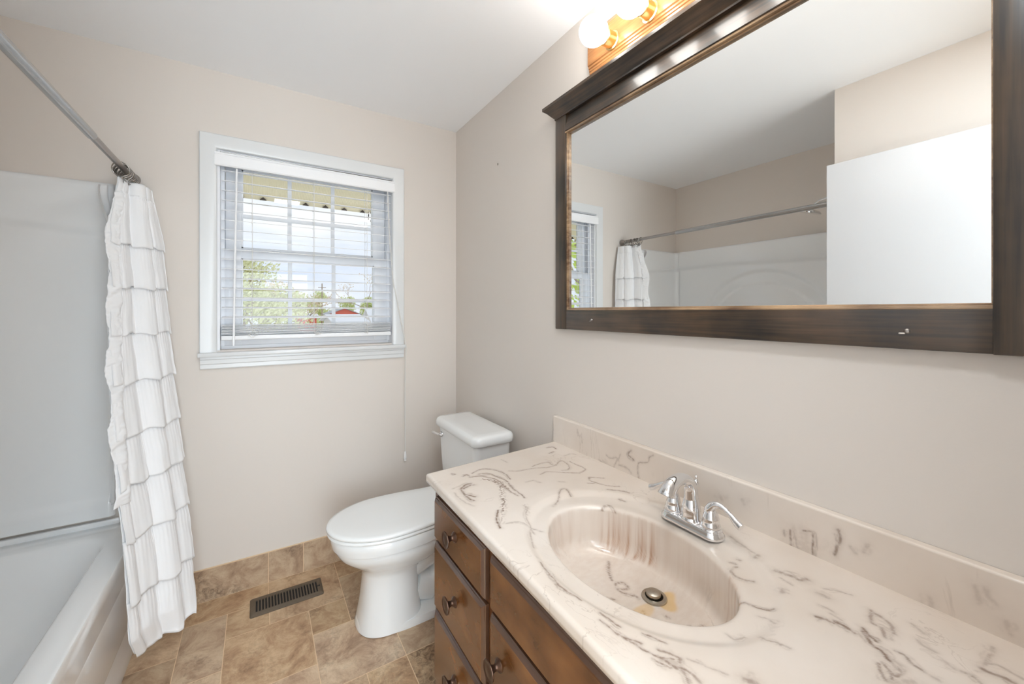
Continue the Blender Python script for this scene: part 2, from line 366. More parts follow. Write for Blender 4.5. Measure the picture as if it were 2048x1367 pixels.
# floor: grout bed with individual stone-look tiles, one mesh
def build_floor():
    X = [-1.156 - .151 * 4, -1.156 - .151 * 3, -1.156 - .151 * 2, -1.156 - .151, -1.156, -1.001, -.853, -.705, -.557]
    for k in range(1, 6): X.append(-.557 + .149 * k)
    Y = [0, -.150, -.317, -.478, -.635, -.775]
    for k in range(1, 11): Y.append(-.775 - .152 * k)
    ix = {round(v, 3): i for i, v in enumerate(X)}
    fixed = [(3, 5, 0, 1, .62), (5, 7, 0, 2, .6), (7, 8, 0, 1, .3), (7, 8, 1, 3, .08), (4, 5, 1, 2, .5), (4, 6, 2, 4, .7), (3, 4, 1, 3, .45), (2, 4, 3, 5, .62), (4, 5, 4, 6, .5), (5, 6, 4, 6, .8),
             (6, 7, 2, 3, .25), (6, 8, 3, 5, .75), (8, 10, 3, 5, .1), (6, 7, 5, 6, .7), (7, 8, 5, 6, .66), (8, 9, 5, 7, .15), (8, 9, 2, 3, .4), (8, 10, 0, 2, .5)]
    used = set(); tiles = []
    for a, b, c, d, tn in fixed:
        tiles.append((a, b, c, d, tn))
        for i in range(a, b):
            for j in range(c, d): used.add((i, j))
    rnd = random.Random(4)
    nx, ny = len(X) - 1, len(Y) - 1
    for j in range(ny):
        for i in range(nx):
            if (i, j) in used: continue
            for w, h in rnd.sample([(2, 2), (2, 1), (1, 2), (3, 2), (1, 1)], 5):
                cells = [(i + p, j + q) for p in range(w) for q in range(h)]
                if all(c[0] < nx and c[1] < ny and c not in used for c in cells):
                    used.update(cells); tiles.append((i, i + w, j, j + h, rnd.random())); break
    me = bpy.data.meshes.new('floor'); V = []; Fc = []; colr = []; mi = []
    g = .0013
    for a, b, c, d, tn in tiles:
        x0, x1, y0, y1 = X[a] + g, X[b] - g, Y[d] + g, Y[c] - g
        o = len(V); V += [(x0, y0, 0), (x1, y0, 0), (x1, y1, 0), (x0, y1, 0)]; Fc.append((o, o + 1, o + 2, o + 3))
        dk = .2 + .75 * (1 - tn); colr.append((tn, dk, rnd.random(), 1)); mi.append(0)
    o = len(V); xa, xb, ya, yb = -2.45, 1.0, -4.4, .14
    V += [(xa, ya, -.0004), (xb, ya, -.0004), (xb, yb, -.0004), (xa, yb, -.0004), (xa, ya, -.1), (xb, ya, -.1), (xb, yb, -.1), (xa, yb, -.1)]
    for q in ((0, 1, 2, 3), (7, 6, 5, 4), (0, 4, 5, 1), (1, 5, 6, 2), (2, 6, 7, 3), (3, 7, 4, 0)):
        Fc.append(tuple(o + k for k in q)); colr.append((.5, .3, .5, 1)); mi.append(1)
    me.from_pydata(V, [], Fc); me.update(); me.materials.append(M_tile); me.materials.append(M_grout)
    ca = me.color_attributes.new('tile', 'FLOAT_COLOR', 'CORNER'); data = []
    for p, c, m_ in zip(me.polygons, colr, mi):
        p.material_index = m_
        data += list(c) * p.loop_total
    ca.data.foreach_set('color', data)
    ob = bpy.data.objects.new('floor', me); COL.objects.link(ob); struct(ob)
build_floor()

# tiled baseboards, each run one mesh (tiles + grout)
def baseboard(name, runs, axis, const, sgn):
    me = bpy.data.meshes.new(name); V = []; Fc = []; colr = []; mi = []
    rnd = random.Random(9); t = .009; z0, z1 = .002, .147
    def box(a, b, zz0, zz1, th, m_, c):
        o = len(V)
        for p, q, z in ((a, 0, zz0), (b, 0, zz0), (b, th, zz0), (a, th, zz0), (a, 0, zz1), (b, 0, zz1), (b, th, zz1), (a, th, zz1)):
            V.append((p, const + sgn * q, z) if axis == 0 else (const + sgn * q, p, z))
        for f in ((0, 3, 2, 1), (4, 5, 6, 7), (0, 1, 5, 4), (1, 2, 6, 5), (2, 3, 7, 6), (3, 0, 4, 7)):
            Fc.append(tuple(o + k for k in f)); colr.append(c); mi.append(m_)
    for a, b, tn in runs:
        box(a + .0015, b - .0015, z0, z1, t, 0, (tn, .75, .1, 1))
    box(runs[0][0], runs[-1][1], 0, z1 + .002, t - .0015, 1, (0, 0, 0, 1))
    me.from_pydata(V, [], Fc); me.update(); me.materials.append(M_tile); me.materials.append(M_grout)
    ca = me.color_attributes.new('tile', 'FLOAT_COLOR', 'CORNER'); data = []
    for p, c, m_ in zip(me.polygons, colr, mi):
        p.material_index = m_; data += list(c) * p.loop_total
    ca.data.foreach_set('color', data)
    ob = bpy.data.objects.new(name, me); COL.objects.link(ob); struct(ob)
baseboard('baseboard_back', [(-1.45, -1.305, .3), (-1.305, -1.0, .26), (-1.0, -.848, .3), (-.848, -.55, .34), (-.55, -.25, .3), (-.25, -.001, .3)], 0, 0, -1)
baseboard('baseboard_right', [(-1.04, -.9, .3), (-.9, -.6, .3), (-.6, -.3, .3), (-.3, -.012, .3)], 1, 0, -1)

# door jamb and casing behind the camera
b = MB(); b.box((DX0 - .02, YF - .13, 0), (DX0, YF + .001, DZ)); b.box((DX1, YF - .13, 0), (DX1 + .02, YF + .001, DZ)); b.box((DX0 - .02, YF - .13, DZ), (DX1 + .02, YF + .001, DZ + .02))
struct(b.build('trim_1', M_white, smooth=False))
# open door leaf folded back against the alcove wall, seen in the mirror
door = thing('door_1', (-1.3625, -2.215, .01), None, None, kind='structure')
b = MB(); b.box((-1.380, -2.215, .012), (-1.345, -1.457, 2.042), .0015, 1); b.build('door_leaf', M_door, door)
for s_ in (-1, 1):
    x = -1.3625 + s_ * .0175
    b = MB(); b.lathe([(.028, 0), (.030, s_ * .006), (.012, s_ * .010), (.010, s_ * .022), (.022, s_ * .028), (.0255, s_ * .036), (.022, s_ * .042), (.006, s_ * .0445)], (x, -1.600, .93), 'x', 24)
    b.build('door_knob', M_nickel, door)
for z in (.25, 1.02, 1.80):
    b = MB(); b.tube([(-1.3745, -2.222, z - .045), (-1.3745, -2.222, z + .045)], .006, 10); b.build('hinge', M_nickel, door)

# ================================================================== window
win = thing('window_1', (-.8, 0, WZ0), None, None, kind='structure')
cx0, cx1, ct = -1.269, -.331, 2.144
b = MB()
# casing: three flat boards with eased edges, butt-mitred as one frame
def board(b, lo, hi): b.box(lo, hi, .004, 2)
b2 = MB(); 
def casing_ring(b, x0, x1, z0, z1, w, y0, y1):
    # mitred three-sided casing with slight profile
    def ring(off, y): return [(x0 + off, y, z0), (x0 + off, y, z1 - off), (x1 - off, y, z1 - off), (x1 - off, y, z0)]
    prof = [(0, y0), (0, y1 + .004), (.004, y1), (w * .55, y1 + .001), (w - .012, y1 + .003), (w - .004, y1 + .006), (w, y1 + .011), (w, y0)]
    rings = [ring(o, y) for o, y in prof]
    n = len(prof); V = []; Fc = []
    for r in rings: V += r
    for i in range(n):
        for j in range(3):
            k = (i + 1) % n
            Fc.append((i * 4 + j, i * 4 + j + 1, k * 4 + j + 1, k * 4 + j))
    Fc.append(tuple(i * 4 for i in range(n))); Fc.append(tuple(i * 4 + 3 for i in range(n))[::-1])
    b.add(V, Fc)
casing_ring(b, cx0, cx1, 1.137, ct, .066, .0, -.018)
b.build('casing', M_white, win, ang=25)
b = MB(); b.box((cx0 - .004, -.040, 1.118), (cx1 + .006, .0, 1.138), .004, 2); b.box((WX0, -.002, 1.118), (WX1, .075, 1.1375), .0, 1); b.build('window_stool', M_white, win)
b = MB(); b.prism([(0, 1.062), (-.012, 1.062), (-.014, 1.066), (-.014, 1.082), (-.018, 1.086), (-.019, 1.104), (-.024, 1.108), (-.024, 1.118), (0, 1.118)], 0, cx0 + .004, cx1 - .002); b.build('window_apron', M_white, win, ang=20)
# jamb liner
b = MB(); j = .012
b.box((WX0 - .001, .002, 1.1375), (WX0 + j, .139, WZ1)); b.box((WX1 - j, .002, 1.1375), (WX1 + .001, .139, WZ1)); b.box((WX0 + j, .002, WZ1 - j), (WX1 - j, .139, WZ1 + .001)); b.box((WX0 + j, .075, WZ0 - .006), (WX1 - j, .139, 1.160))
# inner stop strips / tracks
for xx, s_ in ((WX0 + j, 1), (WX1 - j, -1)):
    for yy in (.058, .088, .122): b.box((min(xx, xx + s_ * .014), yy, 1.16), (max(xx, xx + s_ * .014), yy + .004, WZ1 - j))
b.build('jamb', M_vinyl, win, smooth=False)
IX0, IX1 = WX0 + j, WX1 - j
gx0, gx1 = -1.112, -.482
def sash(name, y0, y1, z0, z1, gz0, gz1, hz, x0, x1):
    s_ = MB()
    s_.box((x0, y0, z0), (gx0, y1, z1), .003); s_.box((gx1, y0, z0), (x1, y1, z1), .003)
    s_.box((gx0 - .002, y0, z0), (gx1 + .002, y1, gz0), .003); s_.box((gx0 - .002, y0, gz1), (gx1 + .002, y1, z1), .003)
    # glazing bead
    ym = (y0 + y1) / 2
    for a in ((gx0, gx0 + .006), (gx1 - .006, gx1)): s_.box((a[0], ym - .008, gz0), (a[1], ym + .008, gz1))
    for a in ((gz0, gz0 + .006), (gz1 - .006, gz1)): s_.box((gx0, ym - .008, a[0]), (gx1, ym + .008, a[1]))
    o = s_.build(name, M_vinyl, win)
    mm = MB()
    for x in (-.903, -.694): mm.box((x - .0095, ym - .003, gz0), (x + .0095, ym + .003, gz1), .001, 1)
    mm.box((gx0, ym - .0034, hz - .0095), (gx1, ym + .0034, hz + .0095), .001, 1)
    mu = mm.build('muntin_grid', M_vinyl, o)
    g = MB(); g.add([(gx0, ym + .005, gz0), (gx1, ym + .005, gz0), (gx1, ym + .005, gz1), (gx0, ym + .005, gz1)], [(0, 1, 2, 3)])
    g.build('pane', M_glass, o, smooth=False)
    return o
up = sash('upper_sash', .093, .120, 1.598, WZ1 - j, 1.640, 2.028, 1.800, IX0 + .016, IX1 - .016)
lo = sash('lower_sash', .062, .088, 1.162, 1.622, 1.218, 1.585, 1.386, IX0 + .004, IX1 - .004)
for x in (-.975, -.65):
    b = MB(); b.box((x - .03, .066, 1.622), (x + .03, .092, 1.630), .002); b.tube([(x - .028, .074, 1.632), (x, .070, 1.638), (x + .026, .074, 1.634)], [.004, .006, .004], 8)
    b.build('sash_lock', M_vinyl, lo)
for x in (-.93, -.69):
    b = MB(); b.box((x - .018, .056, 1.196), (x + .018, .0625, 1.203), .001, 1); b.build('finger_lift', M_nickel2, lo)

# ================================================================== blind
bl = thing('window_blind', (-.8, .0, 2.05), 'white two inch slat blind hung inside the window casing, half lowered slats open', 'window blind')
b = MB()
b.prism([(-.020, 2.000), (-.024, 2.006), (-.024, 2.050), (-.018, 2.056), (-.018, 2.062), (-.008, 2.064), (-.008, 2.000)], 0, -1.212, -.388)
b.box((-1.212, -.010, 2.001), (-1.204, .012, 2.06)); b.box((-.396, -.010, 2.001), (-.388, .012, 2.06))
b.build('valance', M_blind, bl, ang=25)
b = MB(); b.box((-1.190, .003, 2.018), (-.402, .056, 2.060), .002); b.build('headrail', M_blind, bl)
b = MB(); b.tube([(-1.190, -.006, 2.0685), (-.40, -.006, 2.0685)], .0022, 8)
b.build('valance_clip_rod', M_nickel, bl)
sx0, sx1 = -1.188, -.402
zs = [1.992 - .0462 * k for k in range(16)]
b = MB()
def slat(b, z, tilt=0.0):
    prof = []
    for k in range(7):
        u = -1 + 2 * k / 6; y = .030 + u * .0245; zz = z + .0008 * (1 - u * u) + tilt * u
        prof.append((y, zz))
    poly = prof + [(y, zz - .0020) for y, zz in prof[::-1]]
    b.prism(poly, 0, sx0, sx1)
for k, z in enumerate(zs): slat(b, z, .0036 + .0006 * math.sin(k * 1.7))
b.build('slat_panel', M_blind, bl, ang=40)
b = MB()
for k in range(9): slat(b, 1.262 - .0052 * k - (.001 if k % 3 else 0), .0005)
b.build('slat_bundle', M_blind, bl, ang=40)
b = MB(); b.box((sx0 - .002, .005, 1.190), (sx1 + .002, .055, 1.212), .005, 3); b.build('bottom_rail', M_blind, bl)
for x in (-1.068, -.797, -.534):
    b = MB(); rnd = random.Random(int(x * 1000))
    for yy in (.004, .056): b.tube([(x, yy, 2.02), (x + .001, yy, 1.7), (x, yy, 1.275), (x + .004, yy, 1.20)], .0011, 6)
    for z in zs: b.tube([(x - .002, .004, z - .0022), (x - .002, .056, z - .0022)], .0007, 5)
    # slack ladder loops drooping over the stacked slats
    for q in range(7):
        a0 = rnd.uniform(-.02, .01); w = rnd.uniform(.012, .035); z0 = 1.262 - q * .008; dp = rnd.uniform(.006, .02)
        pts = [(x + a0 + w * (t / 8), .004 - .010 * math.sin(math.pi * t / 8), z0 - dp * math.sin(math.pi * t / 8) + .003 * math.sin(t * 2 + q)) for t in range(9)]
        b.tube(pts, .0009, 5)
    b.build('ladder_cord', M_cord, bl)
b = MB(); b.tube([(-1.128, -.016, 1.995), (-1.128, -.020, 1.98), (-1.134, -.021, 1.60), (-1.140, -.022, 1.166)], [.003, .0042, .0042, .0048], 10); b.build('tilt_wand', M_blind, bl)
pc = MB()
pc.tube([(-.425, -.018, 2.0), (-.415, -.02, 1.75), (-.395, -.024, 1.50), (-.358, -.030, 1.30), (-.330, -.046, 1.142), (-.327, -.045, 1.125), (-.3265, -.03, 1.05), (-.326, -.020, .80), (-.325, -.018, .515)], .0014, 7)
pc.tube([(-.427, -.016, 2.0), (-.419, -.02, 1.75), (-.399, -.022, 1.50), (-.361, -.028, 1.30), (-.334, -.046, 1.142), (-.332, -.045, 1.125), (-.331, -.03, 1.05), (-.329, -.020, .80), (-.327, -.018, .515)], .0014, 7)
pco = pc.build('pull_cord', M_cord, bl)
b = MB(); b.lathe([(.003, .012), (.005, .010), (.0065, -.004), (.0080, -.026), (.0075, -.030)], (-.326, -.018, .508), 'z', 16); b.lathe([(.0062, -.0), (.0062, -.010)], (-.326, -.018, .476), 'z', 12); b.build('tassel', M_blind, pco)

# wall anchor left on the right wall
b = MB(); b.lathe([(.0042, 0), (.0045, -.002), (.003, -.004), (.0012, -.0045)], (0, -.520, 2.083), "x", 10); b.tube([(-.002, -.524, 2.078), (-.007, -.526, 2.073)], .0012, 6)
o = b.build('wall_anchor', M_nickel2); tag(o, 'tiny metal anchor screw left in the wall between window corner and mirror', 'screw')

# ================================================================== framed mirror
mir = thing('framed_mirror', (-.002, -1.63, 1.256), 'large wall mirror in dark brown wood frame with crown moulding and gilt inner bead', 'mirror')
MY0, MY1, MZ0 = -2.245, -1.022, 1.256
b = MB(); b.add([(-.010, -2.180, 1.325), (-.010, -1.085, 1.325), (-.010, -1.085, 2.035), (-.010, -2.180, 2.035)], [(0, 1, 2, 3)]); b.add([(-.006, -2.180, 1.325), (-.006, -1.085, 1.325), (-.006, -1.085, 2.035), (-.006, -2.180, 2.035)], [(3, 2, 1, 0)]); b.build('mirror_glass', M_mirror, mir, smooth=False)
b = MB(); b.box((-.024, -1.088, MZ0), (-.001, MY1, 2.105), .003); b.build('frame_stile', M_frame_v, mir)
b = MB(); b.box((-.0285, MY0, MZ0), (-.001, -2.169, 2.105), .002); b.build('frame_stile', M_frame_v, mir)
b = MB(); b.box((-.023, -2.1725, MZ0 + .0005), (-.001, -1.0875, 1.331), .003); b.build('bottom_rail', M_frame_h, mir)
b = MB(); b.prism([(-.001, 2.030), (-.0270, 2.030), (-.0282, 2.0325), (-.0135, 2.100), (-.0130, 2.105), (-.001, 2.105)], 1, -2.1725, -1.0875); b.build('top_rail', M_frame_h, mir, ang=20)
# crown: cove profile swept along the top with a return on the left end
b = MB()
prof = [(0, 2.098), (.026, 2.098), (.026, 2.104), (.031, 2.108), (.038, 2.116), (.048, 2.128), (.058, 2.136), (.062, 2.139), (.062, 2.150), (.0, 2.150)]
rings = []
for side in (0, 1):
    rings.append([(-(max(px, .001)), (MY1 + max(px - .024, 0)) if side == 0 else (MY0 - 0.0), pz) for px, pz in prof])
b.loft(rings, True, True, True); b.build('crown_moulding', M_frame_h, mir, ang=50)
# inner gilt bead
def bead(b, p0, p1, nrm, w=.0075):
    b.tube([p0, p1], [.0042, .0042], 8)
b = MB()
b.box((-.0205, -2.176, 1.330), (-.0095, -1.0835, 1.3375), .002); b.box((-.0165, -2.176, 1.3365), (-.0095, -1.0835, 1.341), .0015)
b.box((-.0255, -2.176, 2.0235), (-.0095, -1.0835, 2.031), .002); b.box((-.0165, -2.176, 2.020), (-.0095, -1.0835, 2.0245), .0015)
b.box((-.0205, -1.0945, 1.331), (-.0095, -1.0870, 2.030), .002); b.box((-.0165, -1.099, 1.334), (-.0095, -1.0935, 2.027), .0015)
b.box((-.0165, -2.1695, 1.331), (-.0095, -2.1660, 2.030), .001)
b.build('inner_bead', M_gold, mir)
for y, z in ((-1.232, 1.296), (-2.066, 1.290)):
    b = MB(); b.lathe([(.0045, 0), (.0048, -.002), (.003, -.004), (.0008, -.0045)], (-.0225, y, z), 'x', 12); b.box((-.026, y + .002, z - .006), (-.023, y + .012, z - .003), .001, 1)
    b.build('frame_screw', M_nickel2, mir)

# ================================================================== bulb bar
lf = thing('vanity_light', (-.002, -1.67, 2.19), 'oak bulb bar with round frosted globe bulbs above the mirror', 'light fixture')
FY0, FY1 = -2.23, -1.215
b = MB()
prof = [(.0, 2.186), (.016, 2.186), (.018, 2.189), (.018, 2.196), (.0205, 2.199), (.0205, 2.205), (.0235, 2.208), (.0235, 2.214), (.027, 2.2175), (.027, 2.302), (.0235, 2.306), (.0235, 2.312), (.0205, 2.315), (.0205, 2.321), (.018, 2.324), (.016, 2.334), (0, 2.334)]
rings = []
for y in (FY0, FY1): rings.append([(-max(px, .001), y, pz) for px, pz in prof])
b.loft(rings); b.build('oak_back_plate', M_oak, lf, ang=30)
byz = 2.243
for k in range(6):
    y = -1.335 - .155 * k
    b = MB(); b.lathe([(.030, -.026), (.0305, -.029), (.026, -.031), (.025, -.060), (.0255, -.063), (.0235, -.066)], (0, y, byz), 'x', 28)
    so = b.build('socket', M_brass, lf)
    b = MB(); R = .0465; prof = [(.016, -.060), (.017, -.070)]
    cxx = -.070 - R * .92
    for q in range(1, 19):
        a = math.radians(22 + (180 - 22) * q / 18); prof.append((max(R * math.sin(a), .0004), cxx + R * math.cos(a)))
    b.lathe(prof, (0, y, byz), 'x', 32); b.build('globe_bulb', M_bulb, so, ang=80)

# ================================================================== vanity cabinet
vc = thing('vanity_cabinet', (-.28, -1.64, 0), 'brown stained wooden vanity cabinet with round bronze knobs under the marble top', 'cabinet')
CY0, CY1, CXF, CT = -2.255, -1.072, -.555, .7702
b = MB(); b.box((CXF + .018, CY1 - .018, .004), (-.003, CY1, CT)); b.build('side_panel', M_cabd, vc, smooth=False)
b = MB(); b.box((CXF + .018, CY0, .004), (-.003, CY0 + .018, CT)); b.build('side_panel', M_cabd, vc, smooth=False)
b = MB()
b.box((CXF, CY1 - .040, .09), (CXF + .018, CY1, CT)); b.box((CXF, CY0, .09), (CXF + .018, CY0 + .04, CT))
b.box((CXF, CY0 + .04, .730), (CXF + .0178, CY1 - .04, CT)); b.box((CXF, CY0 + .04, .09), (CXF + .0178, CY1 - .04, .155))
b.box((CXF, -1.468, .155), (CXF + .0178, -1.422, .730)); b.box((CXF, CY0 + .04, .585), (CXF + .0176, -1.468, .625)); b.box((CXF, -1.422, .595), (CXF + .0176, CY1 - .04, .62)); b.box((CXF, -1.422, .38), (CXF + .0176, CY1 - .04, .405))
b.build('face_frame', M_cabd, vc, smooth=False)
b = MB(); b.box((CXF + .07, CY0 + .018, .004), (CXF + .085, CY1 - .018, .09)); b.build('toe_kick', M_edge, vc, smooth=False)
b = MB(); b.box((CXF + .0185, CY0 + .019, .10), (CXF + .024, CY1 - .019, CT - .002)); b.build('gap_dark_sheet', M_black, vc, smooth=False)  # black sheet standing in for the shade inside the cabinet
def front(name, y0, y1, z0, z1, knob=None, m=M_cab):
    """lipped slab front: thin dark routed edge, face panel"""
    xb, xf = CXF - .001, CXF - .0195; e = .0065
    b = MB()
    rings = []
    for off, x in ((0, xb), (0, xf + .0100), (.0025, xf + .0080), (.0035, xf + .0060), (.0070, xf + .0030), (.0100, xf + .0012), (.0115, xf)):
        rings.append([(x, y0 + off, z0 + off), (x, y1 - off, z0 + off), (x, y1 - off, z1 - off), (x, y0 + off, z1 - off)])
    b.loft(rings); me_o = b.build(name, m, vc, ang=20)
    me = me_o.data; me.materials.append(M_edge)
    for p in me.polygons:
        if p.index < 4 * 5: p.material_index = 1
    if knob:
        ky, kz = knob
        kb = MB(); kb.lathe([(.0150, 0), (.0135, -.003), (.0080, -.007), (.0068, -.012), (.0085, -.018), (.0160, -.0235), (.0225, -.0258), (.0232, -.0275), (.0225, -.0292), (.0195, -.0292), (.0185, -.0284), (.0120, -.0290), (.0006, -.0298)], (xf, ky, kz), 'x', 32)
        kb.build('knob', M_bronze, me_o, ang=60)
    return me_o
front('drawer_front', -1.431, -1.101, .613, .7425, (-1.265, .693))
front('drawer_front', -1.431, -1.101, .400, .6015, (-1.265, .511))
front('drawer_front', -1.431, -1.101, .175, .388, (-1.265, .290))
front('false_front', -2.207, -1.460, .613, .7405)
front('cabinet_door', -1.830, -1.460, .140, .6015, (-1.512, .517))
front('cabinet_door', -2.207, -1.838, .140, .6015, (-2.150, .517))

# ================================================================== marble top with moulded basin
VEIN_TOP=[([(-449,-1123),(-402,-1110),(-376,-1136),(-360,-1179),(-368,-1229)],2,0.8),([(-437,-1141),(-404,-1152),(-392,-1196),(-384,-1236),(-396,-1278),(-396,-1317),(-400,-1358)],2,0.8),([(-471,-1146),(-436,-1159),(-412,-1193),(-405,-1231),(-413,-1283),(-410,-1338)],2,0.8),([(-440,-1153),(-398,-1169),(-384,-1219),(-395,-1294),(-397,-1338)],2,0.5),([(-440,-1183),(-422,-1212),(-416,-1249),(-438,-1298),(-464,-1346),(-487,-1389)],9,-0.95),([(-429,-1199),(-405,-1231),(-413,-1283)],9,-0.95),([(-500,-1381),(-525,-1413),(-540,-1459)],2.2,1),([(-491,-1387),(-522,-1438)],8,-0.5),([(-420,-1393),(-443,-1435)],8,-0.5),([(-551,-1196),(-525,-1189),(-498,-1181),(-489,-1203)],2.5,0.35),([(-556,-1223),(-558,-1279),(-544,-1325)],2.5,0.35),([(-531,-1209),(-535,-1244),(-536,-1279),(-530,-1297)],3.5,0.8),([(-531,-1209),(-507,-1192),(-487,-1192)],3.5,0.8),([(-524,-1213),(-500,-1204),(-484,-1206)],3.5,0.8),([(-535,-1244),(-517,-1277)],3.5,0.8),([(-507,-1092),(-499,-1102)],2.5,0.75),([(-484,-1129),(-468,-1125),(-469,-1148)],2.5,0.75),([(-93,-1059),(-70,-1060),(-71,-1086)],2.5,0.75),([(-123,-1110),(-97,-1107)],2.5,0.75),([(-336,-1171),(-306,-1190),(-258,-1195),(-211,-1215),(-167,-1212)],2,0.55),([(-248,-1181),(-210,-1174),(-179,-1178),(-184,-1207)],2,0.55),([(-175,-1217),(-132,-1191),(-138,-1240),(-161,-1267),(-185,-1261)],2,0.55),([(-112,-1215),(-110,-1258),(-113,-1296),(-152,-1311)],2,0.55),([(-265,-1249),(-234,-1245),(-196,-1274),(-149,-1312)],2,0.55),([(-339,-1273),(-312,-1277),(-302,-1300)],2.5,0.35),([(-247,-1322),(-236,-1338)],2.5,0.35),([(-89,-1161),(-58,-1157),(-46,-1176)],2.5,0.35),([(-306,-1070),(-303,-1105)],2.5,0.35),([(-157,-1362),(-144,-1352),(-112,-1381)],1.8,0.7),([(-180,-1382),(-164,-1395)],1.8,0.7),([(-162,-1367),(-149,-1417),(-116,-1450)],1.8,0.7),([(-350,-1424),(-316,-1404),(-281,-1374),(-265,-1376),(-273,-1409)],2.2,0.7),([(-264,-1517),(-239,-1500),(-213,-1504),(-216,-1522),(-219,-1545)],2.2,0.7),([(-161,-1446),(-134,-1474),(-124,-1495)],2.2,0.7),([(-167,-1497),(-162,-1515)],2.2,0.7),([(-428,-1395),(-425,-1409),(-450,-1437),(-467,-1483),(-474,-1510)],2,0.45),([(-516,-1447),(-482,-1463),(-449,-1513)],2,0.45),([(-467,-1483),(-495,-1527),(-511,-1559)],2,0.45),([(-534,-1616),(-542,-1657),(-547,-1700),(-541,-1732),(-538,-1749)],2,0.75),([(-531,-1789),(-530,-1803),(-525,-1831)],1.8,0.8),([(-544,-1802),(-538,-1850),(-523,-1899),(-504,-1919)],1.8,0.8),([(-537,-1848),(-523,-1873)],1.8,0.8),([(-504,-1860),(-489,-1893)],1.8,0.8),([(-530,-1900),(-522,-1925)],1.8,0.8),([(-509,-1895),(-495,-1920),(-502,-1928)],2.4,0.7),([(-518,-1902),(-517,-1919),(-514,-1942),(-522,-1956)],2.4,0.7),([(-518,-1920),(-505,-1943),(-504,-1964)],2.4,0.7),([(-519,-1909),(-506,-1928)],7,0.35),([(-486,-1930),(-473,-1954),(-460,-1976)],2,0.4),([(-378,-1929),(-376,-1942),(-357,-1950)],2,0.4),([(-521,-1779),(-514,-1805)],2,0.4),([(-340,-1965),(-343,-1974)],2,0.5),([(-337,-1987),(-337,-1992)],2,0.5),([(-343,-1974),(-335,-1989),(-333,-2003)],2,0.5),([(-448,-1995),(-440,-2007)],5,0.6),([(-100,-1778),(-113,-1815),(-120,-1843)],3,0.4),([(-145,-1898),(-138,-1918),(-137,-1935),(-123,-1944)],5,0.6),([(-293,-1895),(-277,-1900),(-273,-1916),(-266,-1932),(-253,-1942)],2.2,0.8),([(-209,-1841),(-196,-1838),(-183,-1840)],2.2,0.6),([(-209,-1841),(-217,-1863),(-203,-1883)],2.2,0.6),([(-181,-1824),(-177,-1835)],2.2,0.6),([(-160,-1828),(-157,-1834)],2.2,0.6),([(-221,-1997),(-216,-2006),(-212,-2018)],3,0.8),([(-204,-2018),(-206,-2031),(-206,-2040)],3,0.8),([(-183,-1986),(-181,-2000),(-184,-2011)],2.2,0.4),([(-126,-1972),(-113,-1987),(-103,-2008)],2.2,0.4),([(-291,-1937),(-284,-1949),(-288,-1963)],2.2,0.4),([(-191,-2006),(-193,-2024)],2.2,0.4),([(-161,-1915),(-166,-1937)],2.2,0.4),([(-148,-1974),(-148,-1988)],5,0.45),([(-134,-1853),(-122,-1851)],5,0.45),([(-194,-1929),(-203,-1935)],5,0.45),([(-206,-2018),(-204,-2034),(-207,-2046)],3,0.85),([(-184,-2049),(-196,-2062),(-200,-2070)],3,0.85),([(-194,-2052),(-216,-2071),(-216,-2082),(-229,-2096)],3,0.85),([(-120,-2041),(-155,-2053),(-157,-2066),(-178,-2076)],3.4,0.6),([(-124,-2044),(-127,-2057),(-138,-2073),(-156,-2081)],3.4,0.6),([(-229,-2096),(-241,-2113)],3.4,0.6),([(-198,-2094),(-196,-2103),(-207,-2114),(-212,-2129)],2.4,0.65),([(-250,-2087),(-265,-2094),(-277,-2104)],2.4,0.65),([(-243,-2089),(-250,-2100),(-256,-2107),(-243,-2113)],2.4,0.65),([(-255,-2101),(-267,-2107)],2.4,0.65),([(-163,-2159),(-160,-2168),(-168,-2177)],2.4,0.65),([(-216,-2082),(-227,-2095),(-228,-2106)],8,0.35),([(-272,-2107),(-249,-2126)],8,0.35),([(-58,-2173),(-87,-2175),(-122,-2173)],3,0.4),([(-112,-2173),(-103,-2185),(-107,-2208)],3,0.4),([(-131,-2173),(-132,-2178),(-127,-2190),(-128,-2202)],4,0.7),([(-139,-2105),(-146,-2113),(-150,-2128)],3,0.35),([(-212,-2129),(-213,-2145)],3,0.35),([(-161,-2139),(-167,-2152)],3,0.35),([(-102,-2091),(-114,-2109)],3,0.35)]
VEIN_BOWL=[([(-298,-1606),(-309,-1630),(-293,-1655)],2.2,0.8),([(-293,-1606),(-276,-1614),(-282,-1632),(-298,-1628)],2.2,0.8),([(-365,-1634),(-344,-1647)],2.2,0.8),([(-260,-1545),(-283,-1570),(-298,-1594)],2.2,0.8),([(-289,-1652),(-287,-1671)],2.2,0.8),([(-318,-1735),(-308,-1763),(-291,-1786),(-264,-1802),(-245,-1803)],2.2,0.75),([(-307,-1751),(-288,-1773),(-264,-1786)],2.2,0.75),([(-314,-1700),(-317,-1707)],2.2,0.75),([(-280,-1735),(-280,-1745)],2.2,0.75)]
